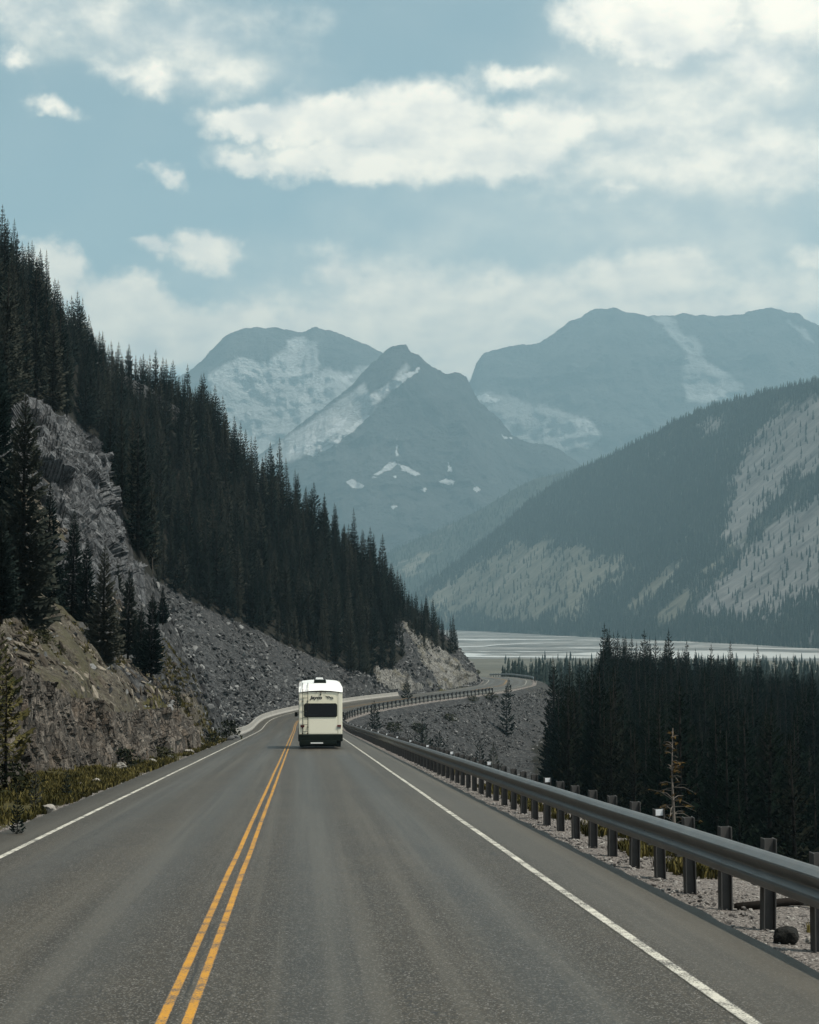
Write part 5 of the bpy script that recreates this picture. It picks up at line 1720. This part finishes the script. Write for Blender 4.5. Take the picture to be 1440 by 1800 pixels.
# white domed cap with a rounded crown
crown = []
for k in range(13):
    x = -HW - .012 + (2 * HW + .024) * k / 12
    crown.append((x, ZT - .10 * abs(2 * k / 12 - 1) ** 2.2 - (.10 if k in (0, 12) else 0)))
low = [(HW + .012, ZC - .03), (HW * .5, ZC + .05), (0, ZC + .075), (-HW * .5, ZC + .05), (-HW - .012, ZC - .03)]
b = MB(); b.prism(crown + low, 'y', -.03, LEN); b.v = [(x_, y_ + (.45 * max(0, z_ - ZC - .05) / .45 if y_ < 0 else 0), z_) for x_, y_, z_ in b.v]
cap = b.build('roof_cap', M['white_cap'], mh, 0.025)
b = MB(); b.prism([(HW + .01, ZC - .05), (HW * .5, ZC + .03), (0, ZC + .055), (-HW * .5, ZC + .03), (-HW - .01, ZC - .05), (-HW - .01, ZC - .03), (-HW * .5, ZC + .05), (0, ZC + .075), (HW * .5, ZC + .05), (HW + .01, ZC - .03)], 'y', -.04, .0)
b.build('cap_seam', M['black_plastic'], mh)
# corner trims and centre panel, slightly proud
for sx in (-1, 1):
    b = MB(); b.box(*sorted((sx * (HW - .235), sx * (HW - .012))), -.022, .01, ZB + .02, ZC - .07); b.build('corner_panel', M['cream_pale'], mh, 0.015)
b = MB(); b.box(-.66, .93, -.012, .01, ZB + .04, 1.76); b.build('rear_panel', M['cream_pale'], mh, 0.01)
# rear window
b = MB(); b.prism(rrect(-.925, .93, 1.765, 2.535, .12), 'y', -.036, .012); win = b.build('window_frame', M['black_plastic'], mh, 0.008)
b = MB(); b.prism(rrect(-.88, .885, 1.81, 2.49, .10), 'y', -.044, -.0365); b.build('pane', M['dark_glass'], win)
# ladder
ld = MB()
for x in (-1.005, -.715):
    ld.tube([(x, -.12, .86), (x, -.12, 3.30), (x, -.06, 3.44), (x, .30, 3.66)], .017, 7)
lad = ld.build('ladder', M['ladder'], mh, smooth=True)
for z in (.98, 1.36, 1.75, 2.10, 2.46, 2.84, 3.18):
    r_ = MB(); r_.tube([(-1.005, -.12, z), (-.715, -.12, z)], .013, 6); r_.build('rung', M['ladder'], lad)
for z in (.86, 1.22, 2.66):
    for x in (-1.005, -.715):
        r_ = MB(); r_.box(x - .03, x + .03, -.125, .0, z - .03, z + .03); r_.build('bracket', M['black_plastic'], lad, 0.006)
# air conditioner with its dark shroud and white lid, antenna
b = MB(); b.prism([(-.36, 3.60), (.32, 3.60), (.32, 3.76), (.27, 3.80), (-.31, 3.80), (-.36, 3.76)], 'y', 1.1, 2.1); ac = b.build('air_conditioner', M['black_plastic'], mh, 0.02)
b = MB(); b.prism([(-.29, 3.803), (.17, 3.803), (.13, 3.90), (-.25, 3.90)], 'y', 1.2, 2.0); b.build('lid', M['white_cap'], ac, 0.02)
b = MB(); b.tube([(-.20, 1.0, 3.62), (-.30, .9, 3.85), (-.62, .9, 3.88)], .018, 6); b.build('antenna', M['black_plastic'], mh)
# skirt, bumper, plate
b = MB(); b.box(-HW - .03, HW + .03, -.05, LEN - .2, .42, ZB - .003); b.build('skirt', M['black_plastic'], mh, 0.04)
b = MB(); b.box(-HW + .03, HW - .32, -.16, -.053, .24, .46); bp = b.build('bumper', M['black_plastic'], mh, 0.02)
b = MB(); b.box(-.55, .14, -.178, -.161, .30, .375); b.build('bumper_strip', M['plate'], bp, 0.006)
b = MB(); b.box(-HW + .05, HW - .3, .1, LEN - .5, .12, .40); b.build('chassis', M['black_plastic'], mh, 0.02)
for sx in (-1, 1):
    for y, nm in ((1.55, 'rear_wheel'), (LEN + .15, 'front_wheel')):
        w = MB(); w.wheel((sx * (HW - .17), y, .385), .385, .25); wh = w.build('wheel', M['tyre'], mh, 0.03)
        w = MB(); w.wheel((sx * (HW - .05), y, .385), .22, .03, 20); w.build('rim', M['rim'], wh, 0.006)
    w = MB(); w.box(*sorted((sx * (HW - .36), sx * (HW - .06))), 1.02, 1.05, .06, .44); w.build('mud_flap', M['black_plastic'], mh)
# tail lamps: a dark cluster each side, square reflector label on the right
b = MB(); b.prism([(-1.12, 1.33), (-.90, 1.33), (-.90, 1.22), (-.97, 1.20), (-.98, 1.12), (-1.04, 1.12), (-1.05, 1.20), (-1.12, 1.22)], 'y', -.06, -.023); b.build('tail_lamp', M['red_lens'], mh, 0.006)
b = MB(); b.box(.93, 1.15, -.06, -.023, 1.225, 1.335); b.build('tail_lamp', M['red_lens'], mh, 0.006)
b = MB(); b.box(.945, 1.14, -.034, -.023, 1.135, 1.205); b.build('reversing_lamp', M['grey_decal'], mh, 0.004)
for x in (-.24, -.02, .04, .26, .98):
    b = MB(); b.box(x - .022, x + .022, -.045, -.001, ZC - .045 - .025 * abs(x), ZC - .02 - .025 * abs(x)); b.build('marker_lamp', M['red_lens'], mh)
b = MB(); b.box(-.035, .035, -.09, -.001, 2.985, 3.06); b.build('camera_housing', M['black_plastic'], mh, 0.012)
b = MB(); b.tube([(0, -.02, 3.05), (0, -.02, 3.14)], .012, 6); b.build('cable', M['black_plastic'], mh)


def text_mesh(txt, size, shear, mat, name, extrude=0.003, offset=0.0):
    cu = bpy.data.curves.new(name, 'FONT'); cu.body = txt; cu.size = size; cu.shear = shear; cu.extrude = extrude; cu.offset = offset
    cu.resolution_u = 3
    ob = bpy.data.objects.new(name, cu); COL.objects.link(ob)
    bpy.context.view_layer.update()
    me = bpy.data.meshes.new_from_object(ob.evaluated_get(bpy.context.evaluated_depsgraph_get()))
    COL.objects.unlink(ob); bpy.data.objects.remove(ob); bpy.data.curves.remove(cu)
    me.name = name; me.materials.clear(); me.materials.append(mat)
    return me


tm = text_mesh('Jayco', .29, .22, M['decal'], 'lettering', .003, .011)
lt = link('lettering', tm, mh, (-.575, -.008, 2.775)); lt.rotation_euler = (R(90), 0, 0); lt.scale = (1.06, .88, 1)
# flying bird mark: outlined head, body and wing strokes
bd = MB()
bx0, bz0 = .30, 2.80
for pts in ([(-.03, .16), (.02, .12), (.06, .07), (.09, .03), (.14, .02), (.19, .06), (.20, .11), (.16, .13), (.10, .12)], [(.02, .12), (.10, .13), (.16, .10)], [(.06, .07), (.13, .05)],
            [(.22, .01), (.27, -.02), (.34, -.02), (.38, .02), (.38, .07), (.33, .09), (.28, .07), (.26, .03)], [(.30, .0), (.36, .0), (.41, .01)], [(.20, .11), (.25, .06), (.27, .03)]):
    bd.tube([(bx0 + p[0], -.008, bz0 + p[1]) for p in pts], .015, 5)
bd.build('bird_mark', M['decal'], mh)
# side windows, entrance door, cab with windscreen, mirrors
b = MB(); b.prism([(LEN - .01, ZB), (LEN + 1.6, .62), (LEN + 1.62, 1.15), (LEN + .85, 1.32), (LEN + .25, 2.12), (LEN - .01, 2.12)], 'x', -1.0, 1.0); cab = b.build('cab', M['cream'], mh, 0.05)
b = MB(); b.prism([(LEN + .88, 1.345), (LEN + .30, 2.10), (LEN + .33, 2.12), (LEN + .91, 1.36)], 'x', -.86, .86); b.build('windscreen', M['dark_glass'], cab)
b = MB(); b.prism([(LEN - .01, 2.15), (LEN + 1.0, 2.30), (LEN + 1.15, 2.75), (LEN + .9, ZC + .2), (LEN - .01, ZT - .12)], 'x', -HW + .02, HW - .02); b.build('cabover', M['cream'], mh, 0.06)
for sx in (-1, 1):
    for y0_, y1_ in ((.9, 2.1), (3.6, 4.6)):
        b = MB(); b.prism(rrect(y0_, y1_, 1.75, 2.5, .1), 'x', *sorted((sx * (HW - .01), sx * (HW + .012)))); b.build('side_window', M['dark_glass'], mh)
    b = MB(); b.tube([(sx * 1.0, LEN + .7, 1.5), (sx * 1.36, LEN + .6, 1.52)], .02, 6)
    mi = b.build('mirror_arm', M['black_plastic'], mh)
    b = MB(); b.box(*sorted((sx * 1.30, sx * 1.47)), LEN + .56, LEN + .66, 1.40, 1.66); b.build('mirror', M['black_plastic'], mi, 0.025)
b = MB(); b.prism(rrect(2.6, 3.3, .85, 2.75, .08), 'x', HW - .01, HW + .014); dr_ = b.build('door', M['cream_pale'], mh)
b = MB(); b.box(HW + .0145, HW + .05, 2.68, 2.78, 1.7, 1.78); b.build('handle', M['black_plastic'], dr_)

# ------------------------------------------------------------------ haze
hb = MB(); hb.box(-7950, 7950, -260, 13900, -56, 1900)
m = bpy.data.materials.new('haze_air'); m.use_nodes = True
m.node_tree.nodes.clear()
s = NT(m.node_tree)
pv = s.n('ShaderNodeVolumePrincipled', {'Color': HAZE_COLOR, 'Density': HAZE_DENSITY, 'Anisotropy': 0.15})
s.n('ShaderNodeOutputMaterial', {1: pv.outputs[0]})
hz_o = hb.build('haze', m)
tag(hz_o, 'thin smoky air filling the valley', kind='stuff')
